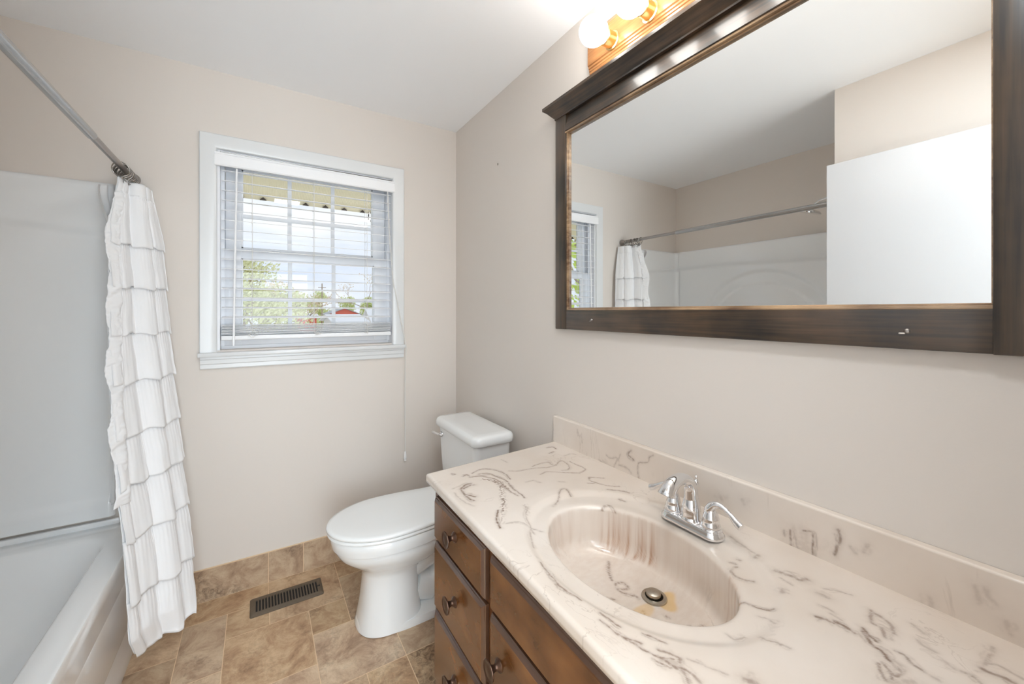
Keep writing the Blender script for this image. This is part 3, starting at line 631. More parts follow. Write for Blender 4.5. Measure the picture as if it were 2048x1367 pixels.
VEIN_SPLASH=[([(-1151,879),(-1156,858)],2,0.45),([(-1302,828),(-1321,824),(-1352,833),(-1334,795)],2,0.45),([(-1265,803),(-1293,792),(-1334,792)],2,0.45),([(-1356,812),(-1394,815),(-1410,804)],2,0.45),([(-1365,850),(-1356,825)],2,0.45),([(-1410,877),(-1398,861),(-1422,849)],2.5,0.8),([(-1498,888),(-1483,877),(-1476,860),(-1442,846),(-1438,814),(-1440,796)],2,0.55),([(-1707,846),(-1712,838)],6,0.25),([(-1764,856),(-1769,851)],6,0.25),([(-1284,802),(-1334,792)],6,0.25),([(-1871,831),(-1872,806),(-1871,785)],2.2,0.85),([(-1897,842),(-1913,847),(-1916,835),(-1912,782)],2.2,0.85),([(-1881,822),(-1884,804),(-1887,792)],3,0.5),([(-1859,825),(-1859,815)],3,0.5),([(-1899,840),(-1902,797)],12,0.22),([(-1878,834),(-1888,789)],12,0.22),([(-1960,872),(-1964,858),(-1960,838),(-1954,818)],3,0.8),([(-1982,848),(-1990,841)],4,0.35),([(-2008,865),(-2002,849)],4,0.35),([(-2095,813),(-2096,793)],4,0.3),([(-2160,868),(-2164,854),(-2172,849)],4,0.3),([(-2148,864),(-2155,839)],4,0.3),([(-2183,827),(-2187,811)],4,0.3)]

vt = thing('countertop', (-.29, -1.64, .762), 'cream cultured marble vanity top with moulded oval basin and brown veining', 'countertop')
TOPZ = .797
BCX, BCY = -.330, -1.682; LA, LB = .155, .226        # basin lip ellipse
RCX, RCY, RA, RB = -.318, -1.680, .222, .290          # outer dished ring
def seg_field(P, segs, dims):
    """strength of the drawn veins at points P (N,2)"""
    out = np.zeros(len(P)); spk = np.zeros(len(P))
    rs = np.random.RandomState(3)
    strands = []
    for poly, w, s in segs:
        q = np.array(poly, float) / 1000.0
        if len(q) > 2:      # Catmull-Rom smoothing
            e = np.vstack([2 * q[0] - q[1], q, 2 * q[-1] - q[-2]]); o_ = []
            for k in range(1, len(e) - 2):
                for t in np.linspace(0, 1, 5, endpoint=False):
                    o_.append(.5 * ((2 * e[k]) + (-e[k - 1] + e[k + 1]) * t + (2 * e[k - 1] - 5 * e[k] + 4 * e[k + 1] - e[k + 2]) * t * t + (-e[k - 1] + 3 * e[k] - 3 * e[k + 1] + e[k + 2]) * t ** 3))
            o_.append(q[-1]); q = np.array(o_)
        else:
            t = np.linspace(0, 1, 6)[:, None]; q = q[0] * (1 - t) + q[-1] * t
        w = w / 1000.0
        strands.append((q, w * .85, s))
        if s > 0:
            d = np.gradient(q, axis=0); nrm = np.stack([-d[:, 1], d[:, 0]], 1) / np.maximum(np.linalg.norm(d, axis=1), 1e-9)[:, None]
            for _ in range(2):
                ph, am = rs.uniform(0, 6.3), w * rs.uniform(1.8, 3.6) * rs.choice([-1, 1]); tt = np.linspace(0, 1, len(q))
                a0 = rs.randint(0, max(1, len(q) // 3)); 
                q2 = (q + nrm * (am * (.5 + .5 * np.sin(tt * 5 + ph)))[:, None])[a0:]
                if len(q2) > 1: strands.append((q2, w * .6, s * rs.uniform(.3, .6)))
    for q, w, s in strands:
        for k in range(len(q) - 1):
            a, b_ = q[k], q[k + 1]; d = b_ - a; L = (d * d).sum()
            lo_ = np.minimum(a, b_) - w * 7; hi_ = np.maximum(a, b_) + w * 7
            idx = np.where((P[:, 0] > lo_[0]) & (P[:, 0] < hi_[0]) & (P[:, 1] > lo_[1]) & (P[:, 1] < hi_[1]))[0]
            if len(idx) == 0: continue
            pp = P[idx]; t = np.clip(((pp - a) @ d) / max(L, 1e-12), 0, 1)
            dist = np.sqrt((((pp - a) - t[:, None] * d) ** 2).sum(1))
            v = np.exp(-(dist / w) ** 2 * 1.1) + (.30 * np.exp(-(dist / (w * 3.2)) ** 2) if s > 0 else 0); v = np.minimum(v, 1)
            if s < 0: spk[idx] = np.maximum(spk[idx], v * -s)
            else: out[idx] = np.maximum(out[idx], v * s)
    return out, spk
def warp(P, amp, fr, ph):
    x, y = P[:, 0], P[:, 1]
    dx = amp * (np.sin(fr * y + ph) * .5 + np.sin(2.3 * fr * y - 1.7 * fr * x + ph * 2) * .35 + np.sin(5.1 * fr * x + 3.3 * fr * y) * .2)
    dy = amp * (np.sin(fr * x + ph + 1) * .5 + np.sin(2.1 * fr * x + 1.9 * fr * y + ph) * .35 + np.sin(4.7 * fr * y - 3.9 * fr * x) * .2)
    return np.stack([x + dx, y + dy], 1)
def set_vein(me, R, G, B, A):
    ca = me.color_attributes.new('vein', 'FLOAT_COLOR', 'POINT')
    ca.data.foreach_set('color', np.stack([R, G, B, A], 1).astype(np.float32).ravel())
def sstep(a, b, x):
    t = np.clip((x - a) / (b - a), 0, 1); return t * t * (3 - 2 * t)
def build_top():
    st = .0022; r = .009; TH = .0265
    # parametric rows: (offset inward from edge, dz) ; edge coordinate 0 at the outer face
    edge = [(r * (1 - math.cos(0)) + .03, -TH), (0.0, -TH)]
    edge = [(.045, -TH, 1), (.0, -TH, 0), (.0, -TH * .7, 0), (.0, -r, 0)] + [(r - r * math.cos(math.radians(a)), -r + r * math.sin(math.radians(a)), 0) for a in (18, 36, 54, 72, 90)]
    yl = lambda x: -1.003 - .040 * (-x / .575)          # left end runs very slightly out of square
    xf = lambda y: -.5765 - .020 * ((-y - 1.0) / 1.235)
    YR = YF + .003
    nxr = int(.55 / st); 
    us = [(e[0], e[1]) for e in edge] + [(r + st * k, 0.0) for k in range(1, int((.575 - r) / st))]
    vs = [(e[0], e[1]) for e in edge] + [(r + st * k, 0.0) for k in range(1, int((1.235 - r) / st))]
    U = np.array([u[0] for u in us]); UZ = np.array([u[1] for u in us]); V_ = np.array([v[0] for v in vs]); VZ = np.array([v[1] for v in vs])
    nu, nv = len(U), len(V_)
    UU, VV = np.meshgrid(U, V_, indexing='ij'); ZZ = TOPZ + np.minimum(UZ[:, None], VZ[None, :])
    ymid = -1.003 - VV
    X = xf(ymid) + UU
    # stretch x so that the last row meets the wall
    tfac = UU / U[-1]; X = X + (0.0 - .0005 - (xf(ymid) + U[-1])) * tfac
    Y = yl(X) - VV; Y = Y + (YR - (yl(X) - V_[-1])) * (VV / V_[-1])
    # dished ring
    re = np.sqrt(((X - RCX) / RA) ** 2 + ((Y - RCY) / RB) ** 2)
    fade = 1 - sstep(-.16, -.10, X) * .85
    dish = .0062 * (1 - sstep(.93, 1.03, re)) * fade
    # raised flat pad behind for the faucet
    Z = ZZ - dish
    le = np.sqrt(((X - BCX) / LA) ** 2 + ((Y - BCY) / LB) ** 2)
    E1 = 1.17
    slope = .004 * (1 - sstep(E1, 1.45, le)); Z = Z - slope
    # snap the ring of vertices nearest the hole
    inside = le < E1
    near = (le >= E1) & (le < E1 + .030)
    keep = ~inside
    # vertices inside but adjacent to kept ones are pulled out to the ellipse
    adj = np.zeros_like(inside)
    for di in (-1, 0, 1):
        for dj in (-1, 0, 1):
            adj |= np.roll(np.roll(keep, di, 0), dj, 1)
    snap = inside & adj
    f = np.where(snap, E1 / np.maximum(le, 1e-6), 1.0)
    X = np.where(snap, BCX + (X - BCX) * f, X); Y = np.where(snap, BCY + (Y - BCY) * f, Y)
    use = keep | snap
    idx = np.arange(nu * nv).reshape(nu, nv)
    fa = np.stack([idx[:-1, :-1], idx[1:, :-1], idx[1:, 1:], idx[:-1, 1:]], -1).reshape(-1, 4)
    kf = keep.ravel()[fa].sum(1) >= 1
    kf &= use.ravel()[fa].all(1)
    fa = fa[kf]
    P = np.stack([X.ravel(), Y.ravel(), Z.ravel()], 1)
    # basin, polar rings
    nA = 440; th = np.linspace(0, 2 * np.pi, nA, endpoint=False)
    prof = []   # (scale of ellipse, z, blend toward floor ellipse)
    def zdeck(x, y):
        re = np.sqrt(((x - RCX) / RA) ** 2 + ((y - RCY) / RB) ** 2); fade = 1 - sstep(-.16, -.10, x) * .85
        le_ = np.sqrt(((x - BCX) / LA) ** 2 + ((y - BCY) / LB) ** 2)
        return TOPZ - .0062 * (1 - sstep(.93, 1.03, re)) * fade - .004 * (1 - sstep(E1, 1.45, le_))
    rings = []
    for s_ in (1.17, 1.14, 1.11, 1.085): 
        x = BCX + LA * s_ * np.cos(th); y = BCY + LB * s_ * np.sin(th); rings.append(np.stack([x, y, zdeck(x, y) - .0000], 1))
    x1 = BCX + LA * 1.07 * np.cos(th); y1 = BCY + LB * 1.07 * np.sin(th); zl = zdeck(x1, y1)
    rl = .011
    for a in np.linspace(12, 80, 7):
        a = math.radians(a); rad = 1.0 * LA * .07
        s_ = 1.0 + .07 * (1 - math.sin(a)); dz = -rl * (1 - math.cos(a))
        rings.append(np.stack([BCX + LA * s_ * np.cos(th), BCY + LB * s_ * np.sin(th), zl + dz], 1))
    # floor ellipse (flatter, pushed toward the wall and the right)
    fcx, fcy, fa_, fb_ = -.292, -1.690, .100, .165
    ztop = zl - rl * (1 - math.cos(math.radians(80)))
    zfloor = .668
    for t in np.linspace(0.03, 1, 34):
        # steep wall then a cove into the floor
        w_ = t ** 1.0
        h = t
        k = sstep(0, 1, np.array([h]))[0]
        inw = .16 * h + .84 * max(0, (h - .45) / .55) ** 2.2
        cx_ = BCX + (fcx - BCX) * inw; cy_ = BCY + (fcy - BCY) * inw; aa = LA + (fa_ - LA) * inw; bb = LB + (fb_ - LB) * inw
        zz = ztop + (zfloor - ztop) * (1 - (1 - min(h, 1)) ** 1.5)
        rings.append(np.stack([cx_ + aa * np.cos(th), cy_ + bb * np.sin(th), zz * np.ones(nA)], 1))
    dcx, dcy, dr = -.254, -1.685, .026
    for t in np.linspace(0.04, 1, 26):
        cx_ = fcx + (dcx - fcx) * t; cy_ = fcy + (dcy - fcy) * t; aa = fa_ + (dr - fa_) * t; bb = fb_ + (dr - fb_) * t
        rings.append(np.stack([cx_ + aa * np.cos(th), cy_ + bb * np.sin(th), (zfloor - .013 * math.sin(t * math.pi / 2)) * np.ones(nA)], 1))
    Q = np.concatenate(rings); base = len(P); nr = len(rings)
    ii = np.arange(nr - 1)[:, None] * nA + np.arange(nA)[None, :]; jj = np.arange(nr - 1)[:, None] * nA + (np.arange(nA)[None, :] + 1) % nA
    fb = np.stack([ii, jj, jj + nA, ii + nA], -1).reshape(-1, 4) + base
    allP = np.concatenate([P, Q]); allF = np.concatenate([fa, fb[:, ::-1]])
    usedv = np.zeros(len(allP), bool); usedv[allF.ravel()] = True; remap = np.cumsum(usedv) - 1
    isb = np.arange(len(allP)) >= base; isb = isb[usedv]
    allF = remap[allF]; allP = allP[usedv]
    me = bpy.data.meshes.new('marble_top')
    me.vertices.add(len(allP)); me.vertices.foreach_set('co', allP.astype(np.float32).ravel())
    me.loops.add(allF.size); me.loops.foreach_set('vertex_index', allF.ravel().astype(np.int32))
    me.polygons.add(len(allF)); me.polygons.foreach_set('loop_start', (np.arange(len(allF)) * 4).astype(np.int32)); me.polygons.foreach_set('loop_total', np.full(len(allF), 4, np.int32))
    me.update(calc_edges=True); me.validate()
    xy = warp(allP[:, :2], .0016, 95, .3)
    R, G = seg_field(xy, VEIN_TOP, 2); R = R * 1.12
    deep = isb & (allP[:, 2] < .70)
    R2, G2 = seg_field(warp(allP[:, :2], .002, 120, 1.3), VEIN_BOWL, 2)
    low = allP[:, 2] < .775
    R = np.where(low, 0, R); G = np.where(low, 0, G); R = np.where(deep, np.maximum(R2, 0), R)
    # outer ring groove carries a faint vein line
    re = np.sqrt(((xy[:, 0] - RCX) / RA) ** 2 + ((xy[:, 1] - RCY) / RB) ** 2)
    # brown pour on the back-left basin wall, pale violet-brown on the right wall
    x, y, z = allP.T
    wob = .5 + .22 * np.sin(y * 310 + 1.0) + .2 * np.sin(y * 741 + np.sin(y * 200) * 2) + .12 * np.sin(y * 1630)
    br = sstep(-1.655, -1.640, y) * 0
    br = sstep(-1.640, -1.630, y) * (1 - sstep(-1.515, -1.490, y)) * (x > -.27) * (z < .782) * sstep(.668, .680, z) * (.25 + .75 * wob) * (.35 + .65 * sstep(.785, .70, z)) * .85
    br2 = (1 - sstep(-1.86, -1.80, y)) * (z < .782) * sstep(.66, .69, z) * .38 * (.3 + .7 * (.5 + .5 * np.sin(np.arctan2(y - BCY, x - BCX) * 75 + np.sin(z * 90))))
    br3 = sstep(-1.56, -1.50, y) * (z < .78) * sstep(.68, .70, z) * .22 * (.5 + .5 * np.sin(x * 150 + np.sin(x * 60) * 2))
    B_ = np.clip(np.maximum(np.maximum(br, br2), np.maximum(br3, .09 * sstep(.789, .775, z))), 0, 1) * isb
    dd = np.sqrt((x - dcx - .012) ** 2 + (y - dcy + .022) ** 2); dd2 = np.sqrt(((x - dcx + .055) / 1.9) ** 2 + (y - dcy + .016) ** 2)
    ir = .006 * np.sin(np.arctan2(y - dcy, x - dcx) * 5) 
    A = np.clip((1 - sstep(.022, .034, dd + ir)) * .62 + (1 - sstep(.010, .022, dd2 + ir * .7)) * .45, 0, 1) * (z < .70)
    set_vein(me, R, G, B_, A)
    me.polygons.foreach_set('use_smooth', np.ones(len(allF), bool)); me.materials.append(M_marble)
    ob = bpy.data.objects.new('marble_slab', me); COL.objects.link(ob); ob.parent = vt; ob.matrix_parent_inverse = PINV[vt.name]
    return dcx, dcy
dcx, dcy = build_top()
def build_splash():
    st = .0022; t = .0205; z0, z1 = TOPZ - .0005, .9005; y1, y0 = -1.006, YF + .003; r = .004
    prof = [(-t, z) for z in np.arange(z0, z1 - r, st)]
    prof += [(-t + r - r * math.cos(math.radians(a)), z1 - r + r * math.sin(math.radians(a))) for a in (0, 30, 60, 90)]
    prof += [(x, z1) for x in np.arange(-t + r + st, -.001, st)] + [(-.0006, z1)]
    prof = np.array(prof); ys = np.arange(y1, y0, -st)
    V = np.zeros((len(ys), len(prof), 3)); V[:, :, 0] = prof[None, :, 0]; V[:, :, 1] = ys[:, None]; V[:, :, 2] = prof[None, :, 1]
    n, m_ = len(ys), len(prof); idx = np.arange(n * m_).reshape(n, m_)
    fa = np.stack([idx[:-1, :-1], idx[1:, :-1], idx[1:, 1:], idx[:-1, 1:]], -1).reshape(-1, 4)
    P = V.reshape(-1, 3); me = bpy.data.meshes.new('backsplash')
    faces = fa.tolist() + [idx[0, :].tolist() + [len(P)]]
    P = np.concatenate([P, [[-.0006, y1, z0]]])
    me.from_pydata(P.tolist(), [], faces); me.update()
    R, G = seg_field(warp(P[:, 1:], .0014, 95, .9), VEIN_SPLASH, 2)
    R = R * (P[:, 0] < -.017)
    yy, zz = P[:, 1], P[:, 2]
    B_ = .30 * np.clip(np.sin(yy * 9 + 1) * .6 + np.sin(yy * 37 + zz * 12) * .5, 0, 1) * (np.abs(P[:, 0] + t / 2) < .0098)
    set_vein(me, R, G, np.zeros(len(P)), np.zeros(len(P)))
    me.polygons.foreach_set('use_smooth', np.ones(len(me.polygons), bool)); me.set_sharp_from_angle(angle=.9); me.materials.append(M_marble)
    ob = bpy.data.objects.new('backsplash', me); COL.objects.link(ob); ob.parent = vt; ob.matrix_parent_inverse = PINV[vt.name]
build_splash()
b = MB(); b.lathe([(.0290, .6560), (.0280, .6590), (.0205, .6600), (.0190, .6570), (.0180, .640), (.0180, .620)], (dcx, dcy, 0), 'z', 40, caps=False); b.lathe([(.0180, .625), (.0001, .6248)], (dcx, dcy, 0), 'z', 24, caps=False)
dr = b.build('drain_flange', M_drainm, vt, ang=50)
b = MB(); b.lathe([(.0030, .626), (.0030, .655), (.0130, .6590), (.0168, .6630), (.0162, .6680), (.0120, .6702), (.0003, .6708)], (dcx - .001, dcy + .001, 0), 'z', 32); b.build('pop_up_stopper', M_drainm, dr, ang=50)

# ================================================================== faucet
FX, FY = -.128, -1.697
fau = thing('basin_faucet', (FX, FY, .797), 'polished chrome two lever centerset faucet behind the basin', 'faucet')
b = MB(); rings = []
for gx, gy, z in ((.0285, .0810, .7935), (.0290, .0815, .7965), (.0285, .0810, .8005), (.0255, .0780, .8040), (.0235, .0755, .8080), (.0225, .0745, .8100), (.020, .072, .8115)):
    rings.append([(FX + (px), FY + py, z) for px, py, _ in rrect(0, 0, gx, gy, gx - .0005, z, 12)])
b.loft(rings); b.build('base_plate', M_chrome, fau, ang=60)
b = MB(); b.lathe([(.0250, .8100), (.0255, .8130), (.0235, .8160), (.0222, .8200), (.0232, .8270), (.0225, .8380), (.0195, .8520), (.0168, .8660)], (FX, FY, 0), 'z', 32)
pts = []; rs = []; fl = []
for k in range(70):
    t = k / 69
    if t < .28:
        q = t / .28; p = (FX + .0 - .002 * q, FY, .850 + q * .030); r_ = .0175 - .0015 * q
    else:
        q = (t - .28) / .72; a = math.radians(185 * q * .86)
        R_ = .046; p = (FX - .002 - R_ * (1 - math.cos(a)) * 1.05, FY, .880 + R_ * .86 * math.sin(a)); r_ = .0160 - .0026 * math.sin(min(1, q * 1.5) * math.pi * .6) + .0062 * max(0, q - .45) / .55
    pts.append(p); rs.append(r_)
b.tube(pts, rs, 24)
e = pts[-1]; d = (Vector(pts[-1]) - Vector(pts[-2])).normalized()
b.tube([Vector(e) - d * .002, Vector(e) + d * .003, Vector(e) + d * .0032], [rs[-1] * 1.06, rs[-1] * 1.04, rs[-1] * .8], 24)
sp = b.build('spout', M_chrome, fau, ang=50)
b = MB(); b.tube([Vector(e) + d * .0025, Vector(e) + d * .0040], [rs[-1] * .78, rs[-1] * .74], 20); b.build('aerator', M_nickel2, sp)
b = MB(); b.tube([(FX + .020, FY, .860), (FX + .020, FY, .893)], .0022, 10); b.lathe([(.0022, .888), (.0050, .892), (.0065, .897), (.0048, .902), (.0026, .906), (.0040, .910), (.0030, .914), (.0004, .9155)], (FX + .020, FY, 0), 'z', 20)
b.build('lift_rod', M_chrome, fau, ang=60)
for s_ in (1, -1):
    hy = FY + s_ * .0510
    b = MB(); b.lathe([(.0235, .8085), (.0245, .8110), (.0230, .8135), (.0205, .8150)], (FX, hy, 0), 'z', 32); cb = b.build('handle_skirt', M_chrome, fau, ang=50)
    b = MB(); b.lathe([(.0210, .8145), (.0222, .8165), (.0216, .8200), (.0200, .8260), (.0180, .8340), (.0182, .8352), (.0175, .8370), (.0160, .8440), (.0135, .8510), (.0090, .8560), (.0004, .8580)], (FX, hy, 0), 'z', 32)
    # curved lever sweeping outward with a curled tip
    lp = []; lr = []
    for k in range(44):
        q = k / 43; 
        out = s_ * (-.004 + .076 * q ** 1.05); zz = .848 + .024 * math.sin(math.pi * q ** .62) - .008 * q * q + .004 * max(0, q - .85) / .15
        xx = FX - .001 + .004 * math.sin(q * math.pi)
        lp.append((xx, hy + out, zz)); lr.append(.0115 - .0056 * math.sin(min(q, .55) / .55 * math.pi / 2) + .0030 * sstep(.6, .95, np.array([q]))[0])
    b.tube(lp, lr, 14)
    b.build('lever_handle', M_chrome, fau, ang=60)

# ================================================================== toilet
TY = -.525
toi = thing('toilet', (-.42, TY, 0), 'white two piece toilet with closed lid between the back wall and vanity', 'toilet')
def egg(p0, p1, hw, z, yc=TY, n=56, sq=2.0, blunt=0.0, pk=.42):
    """outline from distance p0 (near wall) to p1 (front); widest at pk"""
    pts = []
    c = p0 + (p1 - p0) * pk
    for k in range(n):
        a = 2 * math.pi * k / n; ca, sa = math.cos(a), math.sin(a)
        L = (p1 - c) if ca > 0 else (c - p0)
        e = sq if ca > 0 else sq + blunt
        px = c + L * math.copysign(abs(ca) ** (2 / e), ca); py = hw * math.copysign(abs(sa) ** (2 / e), sa)
        pts.append((-px, yc + py, z))
    return pts
# pedestal + bowl as one continuous porcelain body
b = MB(); R_ = []
by = TY
for z, p0, p1, hw, sq, pk in ((0.0, .10, .695, .128, 2.5, .62), (.012, .10, .697, .129, 2.5, .62), (.030, .105, .690, .124, 2.5, .62)):
    R_.append(egg(p0, p1, hw, z, by, sq=sq, pk=pk))
b.loft(R_)
R_ = []
for z, p0, p1, hw, sq, pk in ((.004, .42, .694, .1265, 2.6, .45), (.03, .425, .689, .123, 2.6, .45), (.10, .435, .676, .113, 2.6, .45), (.18, .435, .668, .108, 2.5, .45), (.225, .43, .668, .109, 2.4, .45), (.250, .40, .678, .118, 2.3, .45),
                                (.268, .34, .702, .136, 2.2, .42), (.292, .29, .733, .154, 2.15, .48), (.318, .25, .762, .168, 2.15, .53), (.345, .23, .776, .174, 2.15, .56), (.360, .22, .777, .1715, 2.15, .57), (.3625, .22, .788, .1815, 2.15, .57), (.382, .215, .792, .1835, 2.15, .57), (.405, .215, .793, .1835, 2.15, .57), (.410, .218, .789, .180, 2.15, .57)):
    R_.append(egg(p0, p1, hw, z, TY, sq=sq, pk=pk))
b.loft(R_)
b.build('bowl', M_porc, toi, ang=45)
# trapway tube between bowl and wall side
b = MB()
b.tube([(-.54, by, .20), (-.46, by, .22), (-.38, by, .25), (-.30, by, .245), (-.245, by, .20), (-.235, by, .13), (-.24, by, .02)], [.080, .084, .084, .080, .076, .080, .088], 24)
b.tube([(-.45, by, .105), (-.38, by, .075), (-.33, by, .10), (-.30, by, .15)], [.072, .070, .064, .06], 20)
b.build('trapway', M_porc, toi, ang=60)
b = MB(); b.box((-.300, TY - .115, .36), (-.07, TY + .115, .409), .02, 3); b.build('tank_deck', M_porc, toi)
for s_ in (-1, 1):
    b = MB(); b.lathe([(.016, .028), (.0165, .034), (.013, .046), (.0005, .050)], (-.315, by + s_ * .108, 0), 'z', 20); b.build('bolt_cap', M_seat, toi)
# seat and lid
def lidegg(p1, hw, z):
    # elongated lid: rounded nose, sides tapering in toward a straight hinge edge
    pts = []; pc = .565; pb = .262 + (.188 - hw) * .6; hb = hw * .79
    for k in range(41):
        a = -math.pi / 2 + math.pi * k / 40; pts.append((-(pc + (p1 - pc) * math.cos(a)), TY + hw * math.sin(a), z))
    for k in range(1, 14):
        t = k / 14; pts.append((-(pc + (pb - pc) * t), TY + hw - (hw - hb) * (1 - math.cos(t * math.pi / 2)) + .014 * max(0, t - .75) / .25 * (hw / .188), z))
    for k in range(0, 9):
        t = k / 8; pts.append((-(pb - .012 * math.sin(t * math.pi)), TY + (hb + .012) * (1 - 2 * t), z))
    for k in range(13, 0, -1):
        t = k / 14; pts.append((-(pc + (pb - pc) * t), TY - (hw - (hw - hb) * (1 - math.cos(t * math.pi / 2)) + .014 * max(0, t - .75) / .25 * (hw / .188)), z))
    return pts
b = MB(); b.loft([lidegg(.800, .182, .4120), lidegg(.805, .186, .4155), lidegg(.805, .186, .4225), lidegg(.801, .183, .4262)]); b.build('seat_ring', M_seat, toi, ang=50)
b = MB(); b.loft([lidegg(.802, .184, .4275), lidegg(.808, .188, .431), lidegg(.808, .188, .438), lidegg(.805, .185, .4425), lidegg(.790, .174, .4450), lidegg(.73, .12, .4465)])
b.build('lid', M_seat, toi, ang=60)
for s_ in (-1, 1):
    b = MB(); b.box((-.262, TY + s_ * .075 - .018, .404), (-.222, TY + s_ * .075 + .018, .446), .006, 3); b.build('seat_hinge', M_seat, toi)
# tank
b = MB(); R_ = []
TKY = TY + .012
for z, x0, x1, hy in ((.407, .055, .215, .190), (.417, .050, .222, .198), (.56, .047, .230, .211), (.71, .045, .237, .219), (.728, .045, .237, .219)):
    cx_ = -(x0 + x1) / 2; R_.append(rrect(cx_, TKY, (x1 - x0) / 2, hy, .035, z, 8))
b.loft(R_); tank = b.build('tank', M_porc, toi, ang=50)
b = MB(); R_ = []
def lidring(g, z, r=.038):
    cx_, cy_, hx, hy = -.143, TKY, .106 + g, .237 + g; pts = []
    for px, py, zz in rrect(cx_, cy_, hx, hy, max(r + g, .01), z, 12):
        if px < cx_: px -= .010 * (1 - ((py - cy_) / hy) ** 2)      # bowed front
        pts.append((min(px, -.006), py, z))
    return pts
for g, z in ((-.004, .7285), (0, .7325), (.001, .746), (0, .757), (-.003, .764), (-.009, .7705), (-.018, .7735), (-.05, .7745)):
    R_.append(lidring(g, z))
b.loft(R_); b.build('tank_lid', M_porc, toi, ang=60)
b = MB(); b.lathe([(.014, 0), (.0145, -.004), (.010, -.009), (.007, -.016)], (-.235, TKY + .165, .690), 'x', 20)
b.tube([(-.249, TKY + .165, .690), (-.253, TKY + .178, .690), (-.254, TKY + .210, .688), (-.255, TKY + .240, .684)], [.0065, .0060, .0065, .0085], 12)
b.build('flush_lever', M_chrome, toi, ang=60)

# ================================================================== bathtub
tub = thing('bathtub', (-1.83, -.73, 0), 'white alcove bathtub along the left wall behind the ruffled curtain', 'bathtub')
TX0, TX1, TY0, TY1, RZ = -2.196, -1.455, -1.457, -.003, .447
def ring_at(x0, x1, y0, y1, r, z, n=10): return rrect((x0 + x1) / 2, (y0 + y1) / 2, (x1 - x0) / 2, (y1 - y0) / 2, r, z, n)
R_ = [ring_at(TX0, TX1, TY0, TY1, .004, 0), ring_at(TX0, TX1, TY0, TY1, .004, .05), ring_at(TX0, TX1 - .010, TY0, TY1, .004, .085), ring_at(TX0, TX1 - .008, TY0, TY1, .004, .25), ring_at(TX0, TX1 - .003, TY0, TY1, .006, .39),
      ring_at(TX0, TX1, TY0, TY1, .008, .437), ring_at(TX0 + .002, TX1 - .003, TY0 + .002, TY1 - .002, .010, .444), ring_at(TX0 + .006, TX1 - .009, TY0 + .006, TY1 - .006, .014, RZ),
      ring_at(TX0 + .055, -1.528, TY0 + .10, TY1 - .105, .09, RZ - .001), ring_at(TX0 + .060, -1.534, TY0 + .106, TY1 - .112, .10, RZ - .004), ring_at(TX0 + .066, -1.541, TY0 + .113, TY1 - .122, .11, RZ - .013),
      ring_at(TX0 + .085, -1.560, TY0 + .125, TY1 - .165, .14, RZ - .10), ring_at(TX0 + .105, -1.578, TY0 + .14, TY1 - .235, .17, RZ - .22), ring_at(TX0 + .125, -1.598, TY0 + .16, TY1 - .300, .18, RZ - .31), ring_at(TX0 + .155, -1.63, TY0 + .19, TY1 - .360, .18, RZ - .345), ring_at(TX0 + .22, -1.70, TY0 + .27, TY1 - .45, .14, RZ - .355)]
b = MB(); b.loft(R_, True, True, True); b.build('tub_shell', M_acry, tub, ang=40)
b = MB()
b.prism([(-1.472, .115), (-1.4635, .120), (-1.4615, .130), (-1.4595, .25), (-1.4590, .31), (-1.461, .325), (-1.472, .332)], 1, -1.36, -.10)
b.build('apron_panel', M_acry, tub, ang=40)
b = MB(); b.box((TX0, TY1 - .018, RZ - .002), (-1.530, TY1, RZ + .022), .006, 2); b.box((TX0, TY0, RZ - .002), (TX0 + .018, TY1 - .018, RZ + .022), .006, 2); b.box((TX0 + .018, TY0, RZ - .002), (-1.530, TY0 + .018, RZ + .022), .006, 2); b.build('tiling_flange', M_acry, tub)
b = MB(); b.lathe([(.026, 0), (.027, .004), (.020, .006), (.0005, .0065)], (-1.83, TY0 + .118, .33), 'y', 24); b.build('overflow_plate', M_chrome, tub)

